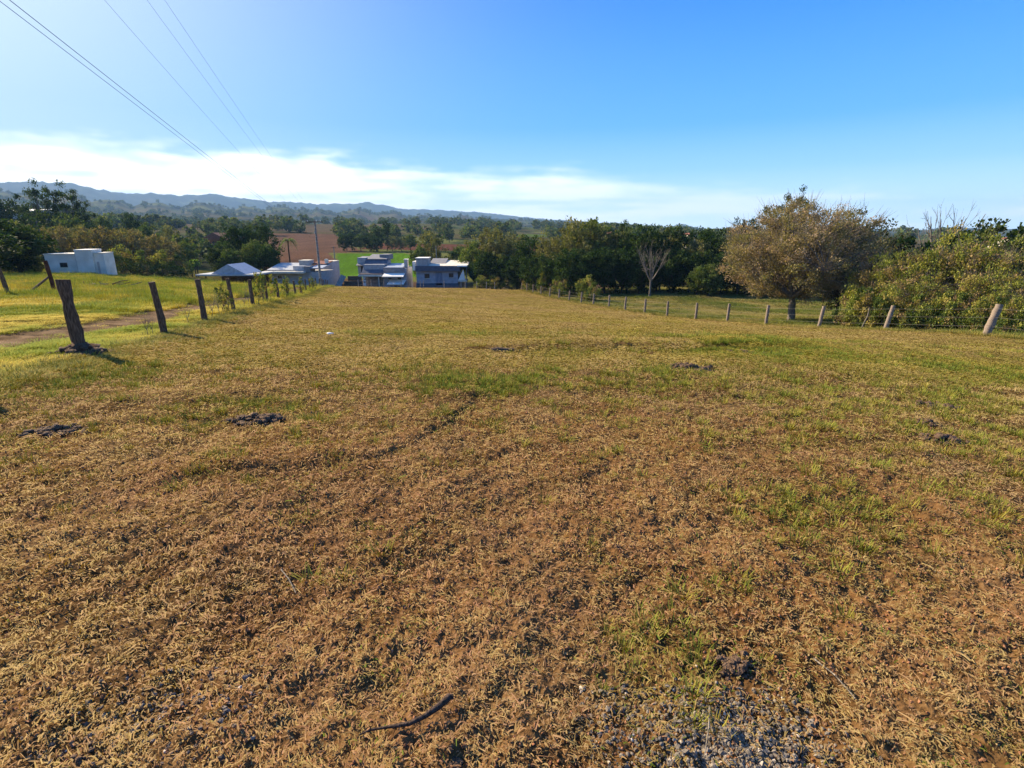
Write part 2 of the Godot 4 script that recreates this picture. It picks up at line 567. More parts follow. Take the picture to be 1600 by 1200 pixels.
func far_color(x: float, d: float) -> Color:
	var i := plot_at(x, d)
	if i >= 0:
		return plots[i][5] * (1.0 + 0.35 * n1.get_noise_2d(x * 0.07, d * 0.02))
	var r := sqrt(x * x + d * d)
	var s := 0.0045 if r < 1500.0 else 0.0018
	var v := ncell.get_noise_2d(x * s, d * s)
	var field := Color(0.19, 0.17, 0.07)
	if v > 0.45:
		field = Color(0.26, 0.30, 0.09)
	elif v > 0.15:
		field = Color(0.16, 0.21, 0.06)
	elif v < -0.55:
		field = Color(0.24, 0.17, 0.11)
	var w := smoothstep(-0.02, 0.08, wooded(x, d) + 0.12 * n3.get_noise_2d(x * 0.012, d * 0.012))
	if r > 4200.0:
		w = maxf(w, smoothstep(-0.25, 0.0, wooded(x, d)))
	var c := mixc(field, Color(0.050, 0.068, 0.026), w)
	return c * (1.0 + 0.5 * n1.get_noise_2d(x * 0.02, d * 0.02))

func make_terrain():
	# one sheet from the camera's feet to the far hills: rings grow with distance, columns are closest where the camera looks
	var angles := PackedFloat32Array()
	var a := -180.0
	while a < 180.0:
		angles.append(a)
		a += 0.25 if absf(a + 0.001) < 56.0 else (1.0 if absf(a) < 80.0 else 5.0)
	angles.append(180.0)
	var radii := PackedFloat32Array([0.0])
	var r := 0.35
	while r < 6900.0:
		radii.append(r)
		r *= 1.0115 if r < 9.0 else (1.0165 if r < 400.0 else 1.022)
	var na := angles.size()
	var nr := radii.size()
	var v := PackedVector3Array()
	var c := PackedColorArray()
	v.resize(na * nr); c.resize(na * nr)
	for j in nr:
		var rr := radii[j]
		for i in na:
			var t := deg_to_rad(angles[i])
			var x := sin(t) * rr
			var d := cos(t) * rr
			var k := j * na + i
			v[k] = Vector3(x, G(x, d), -d)
			c[k] = ground_color(x, d)
	var idx := PackedInt32Array()
	idx.resize((na - 1) * (nr - 1) * 6)
	var q := 0
	var nrm := PackedVector3Array()
	nrm.resize(na * nr)
	for j in nr:
		for i in na:
			var k := j * na + i
			var e1 := v[k + 1 if i < na - 1 else k] - v[k - 1 if i > 0 else k]
			var e2 := v[k + na if j < nr - 1 else k] - v[k - na if j > 0 else k]
			var m := e1.cross(e2)
			nrm[k] = m.normalized() if m.y > 0.0 else -m.normalized()
			if nrm[k].length() < 0.5:
				nrm[k] = Vector3.UP
			if j < nr - 1 and i < na - 1:
				idx[q] = k; idx[q + 1] = k + na; idx[q + 2] = k + 1
				idx[q + 3] = k + 1; idx[q + 4] = k + na; idx[q + 5] = k + na + 1
				q += 6
	var arr := []
	arr.resize(Mesh.ARRAY_MAX)
	arr[Mesh.ARRAY_VERTEX] = v; arr[Mesh.ARRAY_NORMAL] = nrm; arr[Mesh.ARRAY_COLOR] = c; arr[Mesh.ARRAY_INDEX] = idx
	var mesh := ArrayMesh.new()
	mesh.add_surface_from_arrays(Mesh.PRIMITIVE_TRIANGLES, arr)
	var g := put("ground", mesh, mats.soil)
	tag(g, "sloping brown lot running down into a valley with far blue hills", "ground", "", "structure")

# ------------------------------------------------------------------ mesh makers
class Buf:
	var v := PackedVector3Array()
	var n := PackedVector3Array()
	var c := PackedColorArray()
	var i := PackedInt32Array()
	func done() -> ArrayMesh:
		var arr := []
		arr.resize(Mesh.ARRAY_MAX)
		arr[Mesh.ARRAY_VERTEX] = v; arr[Mesh.ARRAY_NORMAL] = n; arr[Mesh.ARRAY_INDEX] = i
		if c.size() == v.size():
			arr[Mesh.ARRAY_COLOR] = c
		var m := ArrayMesh.new()
		m.add_surface_from_arrays(Mesh.PRIMITIVE_TRIANGLES, arr)
		return m
	func leaf(p: Vector3, along: Vector3, across: Vector3, nn: Vector3, col: Color):
		var k := v.size()
		if along.cross(across).dot(nn) < 0.0:
			across = -across
		v.append(p); v.append(p + along * 0.45 + across); v.append(p + along); v.append(p + along * 0.45 - across)
		n.append(nn); n.append(nn); n.append(nn); n.append(nn)
		c.append(col); c.append(col); c.append(col); c.append(col)
		i.append(k); i.append(k + 1); i.append(k + 2); i.append(k); i.append(k + 2); i.append(k + 3)
	# tapered tube through points with a radius each
	func tube(pts: Array, rad: Array, sides: int, bump := 0.0, noise: FastNoiseLite = null, cap := true, col := Color(-1, 0, 0)):
		var k0 := v.size()
		var up := Vector3(0.31, 0.2, 0.93).normalized()
		for j in pts.size():
			var t: Vector3 = (pts[mini(j + 1, pts.size() - 1)] - pts[maxi(j - 1, 0)]).normalized()
			var s := t.cross(up).normalized()
			var w := s.cross(t).normalized()
			for q in sides:
				var a := TAU * q / sides
				var o := s * cos(a) + w * sin(a)
				var r: float = rad[j]
				if noise:
					r *= 1.0 + bump * noise.get_noise_3d(o.x * 1.3, j * 0.45 + pts[0].x * 3.1, o.z * 1.3 + pts[0].z)
				v.append(pts[j] + o * r)
				n.append(o)
				if col.r >= 0.0:
					c.append(col)
		for j in pts.size() - 1:
			for q in sides:
				var a := k0 + j * sides + q
				var b := k0 + j * sides + (q + 1) % sides
				i.append(a); i.append(b); i.append(a + sides)
				i.append(b); i.append(b + sides); i.append(a + sides)
		if cap:
			var last := k0 + (pts.size() - 1) * sides
			var t: Vector3 = (pts[pts.size() - 1] - pts[pts.size() - 2]).normalized()
			var kc := v.size()
			for q in sides:
				v.append(v[last + q]); n.append(t)
				if col.r >= 0.0:
					c.append(col)
			for q in range(1, sides - 1):
				i.append(kc); i.append(kc + q); i.append(kc + q + 1)
	# curved flat blade of three pieces
	func blade(p: Vector3, dir: Vector3, side: Vector3, len: float, wid: float, rise: float, droop: float, col: Color):
		var k := v.size()
		var steps := 3
		for s in steps + 1:
			var t := float(s) / steps
			var q := p + dir * (len * t) + Vector3(0, rise * t - droop * t * t, 0)
			var w := wid * (1.0 - 0.75 * t * t)
			v.append(q + side * w); v.append(q - side * w)
			var nn := (dir * -0.4 * (rise - 2.0 * droop * t) / maxf(len, 0.001) + Vector3.UP).normalized()
			n.append(nn); n.append(nn)
			c.append(col); c.append(col)
		for s in steps:
			var a := k + s * 2
			i.append(a); i.append(a + 1); i.append(a + 2)
			i.append(a + 1); i.append(a + 3); i.append(a + 2)
	# short curled stalk of two pieces
	func stalk(p: Vector3, dir: Vector3, side: Vector3, len: float, wid: float, rise: float, droop: float, curl: float, col: Color):
		var k := v.size()
		var turn := Vector3(-dir.z, 0, dir.x)
		for s in 3:
			var t := s * 0.5
			var q := p + dir * (len * t) + turn * (curl * t * t) + Vector3(0, rise * t * 2.0 - droop * t * t * 2.0, 0)
			var w := side * (wid * (1.0 - 0.5 * t))
			v.append(q + w); v.append(q - w)
			n.append(Vector3.UP); n.append(Vector3.UP)
			c.append(col); c.append(col)
		i.append(k); i.append(k + 1); i.append(k + 2); i.append(k + 1); i.append(k + 3); i.append(k + 2)
		i.append(k + 2); i.append(k + 3); i.append(k + 4); i.append(k + 3); i.append(k + 5); i.append(k + 4)
	# lumpy ball, for clods and stones
	func lump(p: Vector3, r: Vector3, noise: FastNoiseLite, amount: float, rings: int, sides: int, col := Color(-1, 0, 0), sd := 0.0):
		var k0 := v.size()
		for j in rings + 1:
			var la := PI * j / rings - PI / 2.0
			for q in sides:
				var lo := TAU * q / sides
				var o := Vector3(cos(la) * cos(lo), sin(la), cos(la) * sin(lo))
				var f := 1.0 + amount * noise.get_noise_3d(o.x * 1.4 + sd, o.y * 1.4, o.z * 1.4 - sd)
				v.append(p + o * r * f)
				n.append((o / r).normalized())
				if col.r >= 0.0:
					c.append(col)
		for j in rings:
			for q in sides:
				var a := k0 + j * sides + q
				var b := k0 + j * sides + (q + 1) % sides
				i.append(a); i.append(b); i.append(a + sides)
				i.append(b); i.append(b + sides); i.append(a + sides)

func rdir() -> Vector3:
	var z := rng.randf_range(-1, 1)
	var a := rng.randf() * TAU
	var r := sqrt(1.0 - z * z)
	return Vector3(r * cos(a), z, r * sin(a))

# ------------------------------------------------------------------ trees
# o: h height, w crown width, low (crown starts, share of h), n clusters, per leaves in a cluster, rc cluster radius, size leaf, cols [..], trunk radius, limbs, flat, gap, twigs
func make_tree(o: Dictionary) -> Array:
	var crown := Buf.new()
	var trunk := Buf.new()
	var h: float = o.h
	var w: float = o.w
	var low: float = o.low * h
	var cy := (low + h) * 0.5
	var ry := (h - low) * 0.5
	var lean := Vector3(rng.randf_range(-1, 1), 0, rng.randf_range(-1, 1)) * 0.04 * h
	var fork: float = low + o.get("fork", 0.12) * (h - low)
	var tr: float = o.trunk
	var top := Vector3(lean.x, fork, lean.z)
	var pts := []
	var rad := []
	for k in 6:
		var t := k / 5.0
		pts.append(Vector3(lean.x * t * t, fork * t - 0.15 * (1.0 - t), lean.z * t * t) + Vector3(rng.randf_range(-1, 1), 0, rng.randf_range(-1, 1)) * tr * 0.35 * sin(t * PI))
		rad.append(tr * (1.35 - 0.25 * minf(t * 4.0, 1.0) - 0.35 * t))
	trunk.tube(pts, rad, 8, 0.25, n2)
	var cen := []
	var nc: int = o.n
	var sd := rng.randf() * 100.0
	for k in nc:
		var q := rdir()
		var r := pow(rng.randf(), o.get("shell", 0.35))
		var lumpy: float = 1.0 + o.get("lump", 0.35) * n1.get_noise_3d(q.x * 1.6 + sd, q.y * 1.6, q.z * 1.6)
		var p := Vector3(q.x * w * 0.5, q.y * ry, q.z * w * 0.5) * r * lumpy
		if o.has("flat"):
			p.y = absf(p.y) * o.flat - ry * 0.3
		cen.append(p + Vector3(lean.x, cy, lean.z))
	# limbs to some of the clusters, the rest of the clusters hang on thinner branches
	var limbs: int = o.limbs
	var ends := []
	for k in limbs:
		var e: Vector3 = cen[k % nc]
		var mid: Vector3 = top.lerp(e, 0.5) + Vector3(0, -0.06 * h * rng.randf_range(-0.3, 1), 0) + rdir() * 0.03 * h
		var lp := [top - Vector3(0, 0.1 * tr, 0)]
		var lr := [tr * 0.62]
		for s in range(1, 6):
			var t := s / 5.0
			lp.append(top.lerp(mid, t).lerp(mid.lerp(e, t), t) + rdir() * 0.008 * h)
			lr.append(tr * (0.6 * (1.0 - t) + 0.05))
		trunk.tube(lp, lr, 6, 0.15, n2)
		ends.append(lp[3]); ends.append(lp[4])
	var thin: float = o.get("twig", tr * 0.10)
	for k in range(limbs, nc):
		if k % int(o.get("every", 2)) == 0 and ends.size():
			var e: Vector3 = cen[k]
			var s: Vector3 = ends[0]
			for q in ends:
				if q.distance_squared_to(e) < s.distance_squared_to(e):
					s = q
			var m: Vector3 = s.lerp(e, 0.5) + rdir() * 0.02 * h
			trunk.tube([s, m, e], [thin * 1.6, thin * 1.1, thin * 0.4], 4, 0.0, null, false)
	var cols: Array = o.cols
	var rc: float = o.rc
	var size: float = o.size
	var slim: float = o.get("slim", 0.42)
	var per: int = o.per
	for k in nc:
		var p: Vector3 = cen[k]
		var tint: Color = cols[rng.randi() % cols.size()]
		tint = tint * rng.randf_range(0.75, 1.25)
		var rk := rc * rng.randf_range(0.7, 1.3)
		var out := (p - Vector3(lean.x, cy - ry * 0.5, lean.z)).normalized()
		for q in per:
			var off := rdir() * rk * pow(rng.randf(), 0.6)
			off.y *= 0.75
			var dir := (rdir() + out * 0.7 + Vector3(0, o.get("hang", -0.1), 0)).normalized()
			var side := dir.cross(rdir()).normalized()
			var s := size * rng.randf_range(0.6, 1.35)
			var nn := side.cross(dir).normalized()
			if nn.y < 0.0:
				nn = -nn
			crown.leaf(p + off, dir * s, side * s * slim, nn, tint * rng.randf_range(0.75, 1.25))
	for k in int(o.get("canes", 0)):
		var a := rng.randf() * TAU
		var q := Vector3(cos(a), 0, sin(a)) * w * 0.5 * rng.randf_range(0.3, 1.0)
		var e := q * rng.randf_range(0.9, 1.35) + Vector3(0, h * rng.randf_range(0.35, 0.8), 0)
		trunk.tube([q - Vector3(0, 0.1, 0), q.lerp(e, 0.5) + rdir() * 0.12, e], [0.03, 0.024, 0.012], 4, 0.0, null, false)
	# bare twigs sticking out of the crown
	var tw: int = o.get("twigs", 0)
	if tw:
		for k in tw:
			var p: Vector3 = cen[rng.randi() % nc]
			var out := (p - Vector3(lean.x, cy - ry * 0.7, lean.z)).normalized()
			var dir := (out + rdir() * 0.5 + Vector3(0, 0.25, 0)).normalized()
			var l := rc * rng.randf_range(0.8, 2.0)
			var q := p + rdir() * rc * 0.5
			trunk.tube([q, q + dir * l * 0.5 + rdir() * 0.03, q + dir * l], [thin * 0.55, thin * 0.4, thin * 0.18], 3, 0.0, null, false)
	return [trunk.done(), crown.done()]

func make_bare(h: float, w: float, tr: float, fork: float, n: int) -> Array:
	var b := Buf.new()
	b.tube([Vector3(0, -0.2, 0), Vector3(0.05 * tr, fork * 0.5, 0), Vector3(0, fork, 0.02)], [tr * 1.3, tr, tr * 0.85], 7, 0.2, n2)
	for k in n:
		var a := TAU * k / n + rng.randf_range(-0.3, 0.3)
		var out := Vector3(cos(a), 0, sin(a)) * w * 0.5 * rng.randf_range(0.55, 1.0)
		var e := Vector3(out.x, h * rng.randf_range(0.82, 1.0), out.z)
		var s := Vector3(0, fork * rng.randf_range(0.92, 1.0), 0)
		var pts := []
		var rad := []
		for j in 7:
			var t := j / 6.0
			pts.append(Vector3(lerpf(s.x, e.x, pow(t, 0.8)), lerpf(s.y, e.y, t), lerpf(s.z, e.z, pow(t, 0.8))) + rdir() * 0.012 * h * t)
			rad.append(tr * (0.55 * (1.0 - t) + 0.10))
		b.tube(pts, rad, 5, 0.1, n2, false)
		for q in 7:
			var j := 2 + rng.randi() % 4
			var f: Vector3 = pts[j]
			var dir: Vector3 = (pts[6] - pts[0]).normalized() * 0.8 + rdir() * 0.8
			dir.y = absf(dir.y)
			var l := h * rng.randf_range(0.10, 0.24)
			var r0: float = rad[j] * 0.5
			var m := f + dir * l * 0.5 + rdir() * 0.02 * h
			var g := f + dir * l + Vector3(0, l * 0.15, 0)
			b.tube([f, m, g], [r0, r0 * 0.7, r0 * 0.35], 4, 0.0, null, false)
			for z in 3:
				var d2 := (dir + rdir() * 0.9).normalized()
				var mm := m.lerp(g, rng.randf_range(0.0, 0.9))
				b.tube([mm, mm + d2 * l * 0.3, mm + d2 * l * 0.55 + Vector3(0, 0.05 * l, 0)], [r0 * 0.5, r0 * 0.4, r0 * 0.25], 3, 0.0, null, false)
	return [b.done()]

func make_palm() -> Array:
	var t := Buf.new()
	t.tube([Vector3(0, -0.2, 0), Vector3(0.1, 2, 0), Vector3(0.15, 4, 0.05), Vector3(0.2, 5.4, 0)], [0.24, 0.17, 0.15, 0.13], 8, 0.15, n2)
	var c := Buf.new()
	for k in 17:
		var a := TAU * k / 17.0 * 5.0 + rng.randf() * 0.4
		var out := Vector3(cos(a), 0, sin(a))
		var rise := rng.randf_range(-0.1, 1.6)
		var len := rng.randf_range(2.0, 2.9)
		for s in 22:
			var f := (s + 1.5) / 23.0
			var p := Vector3(0.2, 5.4, 0) + out * len * f * 0.8 + Vector3(0, rise * f - 1.9 * f * f, 0)
			for side in [-1.0, 1.0]:
				var dir: Vector3 = (out.cross(Vector3.UP) * side + out * 0.55 + Vector3(0, -0.35, 0)).normalized()
				c.leaf(p, dir * 0.75 * (1.0 - 0.5 * f), out * 0.055, Vector3.UP, Color(0.10, 0.14, 0.035) * rng.randf_range(0.7, 1.3))
	return [t.done(), c.done()]

func make_banana() -> Array:
	var t := Buf.new()
	var c := Buf.new()
	for s in 4:
		var o := Vector3(rng.randf_range(-0.7, 0.7), 0, rng.randf_range(-0.7, 0.7))
		t.tube([o, o + Vector3(0.05, 0.8, 0), o + Vector3(0.1, 1.6, 0)], [0.13, 0.11, 0.08], 6, 0.0, null, false)
		for k in 7:
			var a := rng.randf() * TAU
			var out := Vector3(cos(a), 0, sin(a))
			var side := out.cross(Vector3.UP)
			var l := rng.randf_range(1.2, 1.9)
			for q in 5:
				var f := q / 5.0
				var p := o + Vector3(0.1, 1.6, 0) + out * l * f * 0.75 + Vector3(0, 1.2 * f - 1.5 * f * f, 0) * l * 0.7
				var dir := (out * 0.75 + Vector3(0, 1.2 - 3.0 * f, 0) * 0.7).normalized()
				c.leaf(p - dir * 0.05, dir * l * 0.34, side * (0.20 - 0.02 * q), Vector3.UP, Color(0.17, 0.27, 0.05) * rng.randf_range(0.75, 1.2))
	return [t.done(), c.done()]

func make_tree_kinds():
	var DG := [Color(0.034, 0.060, 0.018), Color(0.048, 0.078, 0.022), Color(0.060, 0.082, 0.026), Color(0.030, 0.052, 0.020)]
	var MG := [Color(0.110, 0.142, 0.038), Color(0.090, 0.122, 0.034), Color(0.135, 0.152, 0.046)]
	var OL := [Color(0.175, 0.165, 0.058), Color(0.150, 0.142, 0.055), Color(0.205, 0.178, 0.072)]
	var BR := [Color(0.250, 0.180, 0.092), Color(0.215, 0.170, 0.080), Color(0.275, 0.195, 0.108), Color(0.180, 0.165, 0.066)]
	var YG := [Color(0.29, 0.265, 0.055), Color(0.235, 0.245, 0.052), Color(0.31, 0.245, 0.075), Color(0.17, 0.19, 0.045), Color(0.30, 0.21, 0.10)]
	var sets := {
		"dense": [3, {"h": 10.0, "w": 8.5, "low": 0.10, "n": 150, "per": 52, "rc": 1.0, "size": 0.36, "cols": DG, "trunk": 0.22, "limbs": 9, "lump": 0.45, "every": 4}],
		"green": [2, {"h": 10.0, "w": 7.5, "low": 0.16, "n": 120, "per": 50, "rc": 0.95, "size": 0.36, "cols": MG, "trunk": 0.2, "limbs": 9, "lump": 0.5, "every": 4}],
		"olive": [3, {"h": 10.0, "w": 9.0, "low": 0.18, "n": 130, "per": 38, "rc": 0.9, "size": 0.33, "cols": OL, "trunk": 0.2, "limbs": 11, "lump": 0.55, "every": 3, "twigs": 120}],
		"brownish": [2, {"h": 8.0, "w": 10.0, "low": 0.20, "n": 150, "per": 40, "rc": 0.8, "size": 0.30, "cols": BR, "trunk": 0.2, "limbs": 11, "lump": 0.35, "every": 3, "twigs": 160}],
		"gum": [2, {"h": 18.0, "w": 8.5, "low": 0.42, "n": 34, "per": 110, "rc": 1.05, "size": 0.42, "slim": 0.25, "cols": DG, "trunk": 0.28, "limbs": 20, "lump": 0.7, "shell": 0.2, "every": 1, "hang": -0.5}],
		"spire": [1, {"h": 14.0, "w": 4.2, "low": 0.10, "n": 90, "per": 40, "rc": 0.7, "size": 0.36, "cols": DG, "trunk": 0.18, "limbs": 6, "every": 4}],
		"thicket": [3, {"h": 4.4, "w": 4.6, "low": 0.08, "n": 170, "per": 74, "rc": 0.42, "size": 0.115, "slim": 0.36, "cols": YG, "trunk": 0.07, "limbs": 16, "lump": 0.5, "every": 1, "twigs": 600, "twig": 0.014, "canes": 34}],
		"bush": [2, {"h": 2.0, "w": 2.3, "low": 0.03, "n": 46, "per": 70, "rc": 0.32, "size": 0.11, "cols": MG + YG, "trunk": 0.04, "limbs": 9, "lump": 0.4, "every": 2, "twigs": 60, "twig": 0.01}],
		"weed": [2, {"h": 2.0, "w": 1.2, "low": 0.02, "n": 26, "per": 16, "rc": 0.22, "size": 0.13, "cols": MG + YG, "trunk": 0.02, "limbs": 7, "lump": 0.4, "every": 1, "twigs": 20, "twig": 0.008}],
		"small": [3, {"h": 8.0, "w": 7.0, "low": 0.10, "n": 40, "per": 26, "rc": 1.1, "size": 0.75, "cols": DG + MG + MG + OL, "trunk": 0.2, "limbs": 4, "lump": 0.4, "every": 20}],
	}
	for k in sets:
		kinds[k] = []
		for i in sets[k][0]:
			kinds[k].append(make_tree(sets[k][1]))
	# the wide brown tree with many fine dry shoots
	kinds["shaggy"] = [make_tree({"h": 8.0, "w": 10.2, "low": 0.20, "fork": 0.03, "n": 520, "per": 125, "rc": 0.58, "size": 0.13, "slim": 0.26, "shell": 0.40, "cols": [Color(0.37, 0.265, 0.160), Color(0.32, 0.240, 0.132), Color(0.275, 0.222, 0.105), Color(0.39, 0.275, 0.180), Color(0.245, 0.205, 0.088)], "trunk": 0.26, "limbs": 16, "lump": 0.16, "every": 1, "twigs": 3000, "twig": 0.022, "hang": 0.35})]
	kinds["shade"] = [make_tree({"h": 8.0, "w": 8.0, "low": 0.16, "fork": 0.06, "n": 230, "per": 62, "rc": 0.62, "size": 0.19, "slim": 0.34, "cols": [Color(0.075, 0.078, 0.030), Color(0.10, 0.09, 0.04), Color(0.055, 0.065, 0.025)], "trunk": 0.2, "limbs": 14, "lump": 0.35, "every": 2, "twigs": 600, "twig": 0.02, "hang": 0.1})]
	kinds["bare"] = [make_bare(6.0, 4.6, 0.13, 1.9, 8), make_bare(6.0, 6.0, 0.24, 2.2, 9)]
	kinds["dry"] = [make_bare(1.0, 0.55, 0.009, 0.25, 6)]
	kinds["palm"] = [make_palm()]
	kinds["banana"] = [make_banana()]
	# size that each kind was made at: height, width
	sizes = {"dense": [10.0, 8.5], "green": [10.0, 7.5], "olive": [10.0, 9.0], "brownish": [8.0, 10.0], "gum": [18.0, 8.5], "spire": [14.0, 4.2], "thicket": [4.4, 4.6], "bush": [2.0, 2.3], "weed": [2.0, 1.2], "small": [8.0, 7.0], "shaggy": [8.0, 10.2], "shade": [8.0, 8.0], "bare": [6.0, 5.0], "dry": [1.0, 0.55], "palm": [6.0, 5.0], "banana": [2.6, 3.2]}

var sizes := {}
var made := 0

# a tree whose top shows at pixel (u, v) when it stands d metres ahead; wide is its crown's width in pixels
func tree(kind: String, u: float, v: float, d: float, wide: float, called: String, label: String, group := "", category := "tree", which := -1) -> Node3D:
	var p := px(u, v, d)
	var y := G(p.x, d)
	return tree_at(kind, Vector3(p.x, y, -d), p.y - y, wide * d / 843.0, called, label, group, category, which)

func tree_at(kind: String, at: Vector3, high: float, wide: float, called: String, label: String, group := "", category := "tree", which := -1) -> Node3D:
	var list: Array = kinds[kind]
	made += 1
	var meshes: Array = list[(made if which < 0 else which) % list.size()]
	var o := base(called, at, made * 2.4)
	tag(o, label, category, group)
	var s: Array = sizes[kind]
	o.scale = Vector3(wide / s[1], maxf(high, 0.3) / s[0], wide / s[1])
	var bark: Material = mats.pale_bark if kind in ["bare", "shaggy", "gum", "thicket", "dry"] else mats.bark
	put("trunk" if kind != "dry" and kind != "bush" and kind != "weed" and kind != "thicket" and kind != "banana" else "stem", meshes[0], bark, o)
	if meshes.size() > 1:
		put("crown" if kind != "bush" and kind != "weed" and kind != "thicket" and kind != "banana" else "foliage", meshes[1], mats.leaf, o)
	return o

func make_trees():
	# the two trees in the pasture and the thicket by the right fence
	var t := tree("shaggy", 1254, 318, 36.5, 232, "shaggy_tree", "wide brown tree with fine dry shoots in the pasture behind the fence")
	t.position = on_ground(1234, 503, 36.0)
	t.position.y -= 0.1
	tree("shade", 1332, 334, 39.0, 150, "shade_tree", "dark olive tree half hidden behind the wide brown tree")
	var bt := tree("bare", 1487, 336, 46.0, 74, "bare_tree", "leafless grey tree sticking up behind the roadside thicket", "", "tree", 1)
	bt.scale.x *= 1.1
	for p in [[1408, 378, 38.0, 110, "dense"], [1455, 376, 42.0, 100, "olive"], [1548, 346, 36.0, 130, "dense"], [1600, 372, 34.0, 120, "olive"], [1660, 360, 34.0, 130, "dense"]]:
		tree(p[4], p[0], p[1], p[2], p[3], "hedgerow_tree", ("dark tree" if p[4] == "dense" else "olive tree") + " rising behind the thicket along the pale post fence", "trees behind the thicket")
	for p in [[1385, 400, 31.0, 92], [1425, 396, 29.5, 100], [1468, 386, 28.5, 105], [1512, 366, 28.0, 120], [1560, 372, 27.0, 120], [1604, 392, 25.5, 120], [1650, 390, 25.0, 130], [1440, 432, 27.0, 80], [1540, 425, 25.0, 90], [1590, 440, 23.5, 90]]:
		tree("thicket", p[0], p[1], p[2], p[3], "thicket_shrub", "yellow green tangled shrub in the thicket behind the pale fence posts", "thicket shrubs", "shrub")
	for p in [[1338, 452, 28.8, 46], [1362, 448, 28.0, 52], [1392, 452, 27.0, 50], [1432, 458, 25.8, 50], [1470, 462, 25.0, 46], [1500, 455, 24.4, 50], [1535, 468, 23.2, 44], [1568, 462, 22.6, 44], [1600, 470, 21.8, 46]]:
		tree("bush", p[0], p[1], p[2], p[3], "fence_bush", "low leafy bush growing along the wire between pale posts", "bushes along the wire", "bush")
	# gum trees showing above the brown tree
	for p in [[1236, 303, 92.0, 44], [1262, 298, 96.0, 40], [1207, 322, 90.0, 48]]:
		tree("gum", p[0], p[1], p[2], p[3], "gum_tree", "tall slender tree with dark tufts above the wide brown tree", "tall trees behind the brown tree")
	# dark wood behind the pasture
	for p in [[768, 350, 106, 62, "olive"], [742, 378, 110, 46, "green"], [800, 366, 104, 56, "olive"], [832, 372, 98, 60, "dense"], [864, 362, 92, 62, "olive"], [900, 344, 84, 74, "olive"], [926, 341, 86, 76, "green"], [948, 352, 84, 66, "olive"], [985, 358, 82, 64, "dense"], [1012, 356, 80, 64, "dense"], [1038, 354, 82, 60, "olive"], [1062, 353, 80, 60, "dense"], [1090, 366, 78, 56, "olive"], [1118, 359, 80, 56, "dense"], [1145, 372, 76, 54, "dense"], [1175, 366, 74, 60, "dense"], [1168, 345, 92, 40, "dense"],
			[978, 347, 110, 22, "spire"], [1105, 362, 120, 40, "dense"]]:
		tree(p[4], p[0], p[1], p[2], p[3], "woodland_tree", {"dense": "tall dark evergreen tree in the wood at the far edge of the pasture", "olive": "tall olive brown tree in the wood at the far edge of the pasture", "green": "tall fresh green tree in the wood at the far edge of the pasture", "spire": "narrow pointed conifer rising above the dark wood"}[p[4]], "trees of the dark wood")
	for p in [[760, 394, 103, 46], [782, 398, 101, 46], [808, 402, 98, 46], [838, 398, 91, 50], [866, 396, 84, 56], [893, 392, 79, 60], [920, 390, 78, 60], [948, 388, 78, 60], [975, 392, 77, 60], [1002, 396, 76, 60], [1030, 398, 78, 60], [1056, 394, 76, 60], [1082, 396, 75, 60], [1108, 392, 74, 58], [1132, 398, 72, 58], [1160, 396, 72, 58], [1190, 400, 70, 60], [1220, 398, 70, 60], [1260, 396, 70, 60], [1300, 398, 70, 60]]:
		tree("dense", p[0], p[1], p[2], p[3], "understory_tree", "low dark evergreen tree at the front of the wood", "low trees at the front of the wood")
	tree("bare", 1021, 382, 71.0, 62, "dead_tree", "dead pale forked tree standing before the dark wood", "", "tree", 0)
	for p in [[1112, 412, 70, 40, "green"], [1092, 418, 71, 34, "green"], [914, 433, 68, 34, "bush"], [925, 440, 66, 26, "bush"], [850, 425, 83, 22, "bush"], [874, 430, 77, 26, "bush"], [800, 432, 97, 26, "bush"], [775, 430, 98, 30, "bush"], [752, 432, 97, 28, "bush"], [826, 436, 92, 22, "bush"]]:
		tree(p[4], p[0], p[1], p[2], p[3], "pasture_bush", ("tall rounded" if p[4] == "green" else "low") + " sunlit leafy bush at the foot of the dark wood", "bushes at the foot of the wood", "bush")
	# around the houses below the lot
	for p in [[672, 362, 128, 40, "olive"], [655, 385, 124, 26, "green"], [700, 398, 122, 30, "olive"], [716, 385, 126, 34, "green"], [735, 372, 132, 34, "olive"], [752, 402, 106, 36, "green"], [775, 405, 104, 34, "olive"]]:
		tree(p[4], p[0], p[1], p[2], p[3], "garden_tree", ("fresh green" if p[4] == "green" else "olive brown") + " leafy tree growing behind the blue house below the lot", "trees behind the blue house")
	for p in [[344, 380, 104, 44, "dense"], [375, 354, 112, 54, "dense"], [404, 350, 118, 48, "dense"], [396, 374, 106, 46, "green"], [416, 386, 104, 40, "dense"], [360, 388, 102, 40, "green"]]:
		tree(p[4], p[0], p[1], p[2], p[3], "yard_tree", ("rounded fresh green" if p[4] == "green" else "rounded dark") + " tree beside the low grey roofed house", "trees beside the grey roofed house")
	tree("palm", 448, 368, 122.0, 34, "palm_tree", "small palm with drooping fronds above the grey roofs", "", "palm")
	tree("banana", 300, 398, 98.0, 22, "banana_plant", "clump of broad banana leaves beyond the green meadow", "", "plant")
	# behind the white house
	for p in [[90, 352, 90, 66], [152, 353, 94, 64], [198, 357, 96, 62], [244, 366, 96, 62]]:
		tree("brownish", p[0], p[1], p[2], p[3], "autumn_tree", "broad brownish tree in the row behind the white house", "brownish trees behind the white house")
	for p in [[-30, 338, 70, 120], [12, 352, 72, 90], [-60, 350, 60, 120]]:
		tree("dense", p[0], p[1], p[2], p[3], "meadow_tree", "dense dark tree at the edge of the bright meadow", "dark trees at the meadow edge")
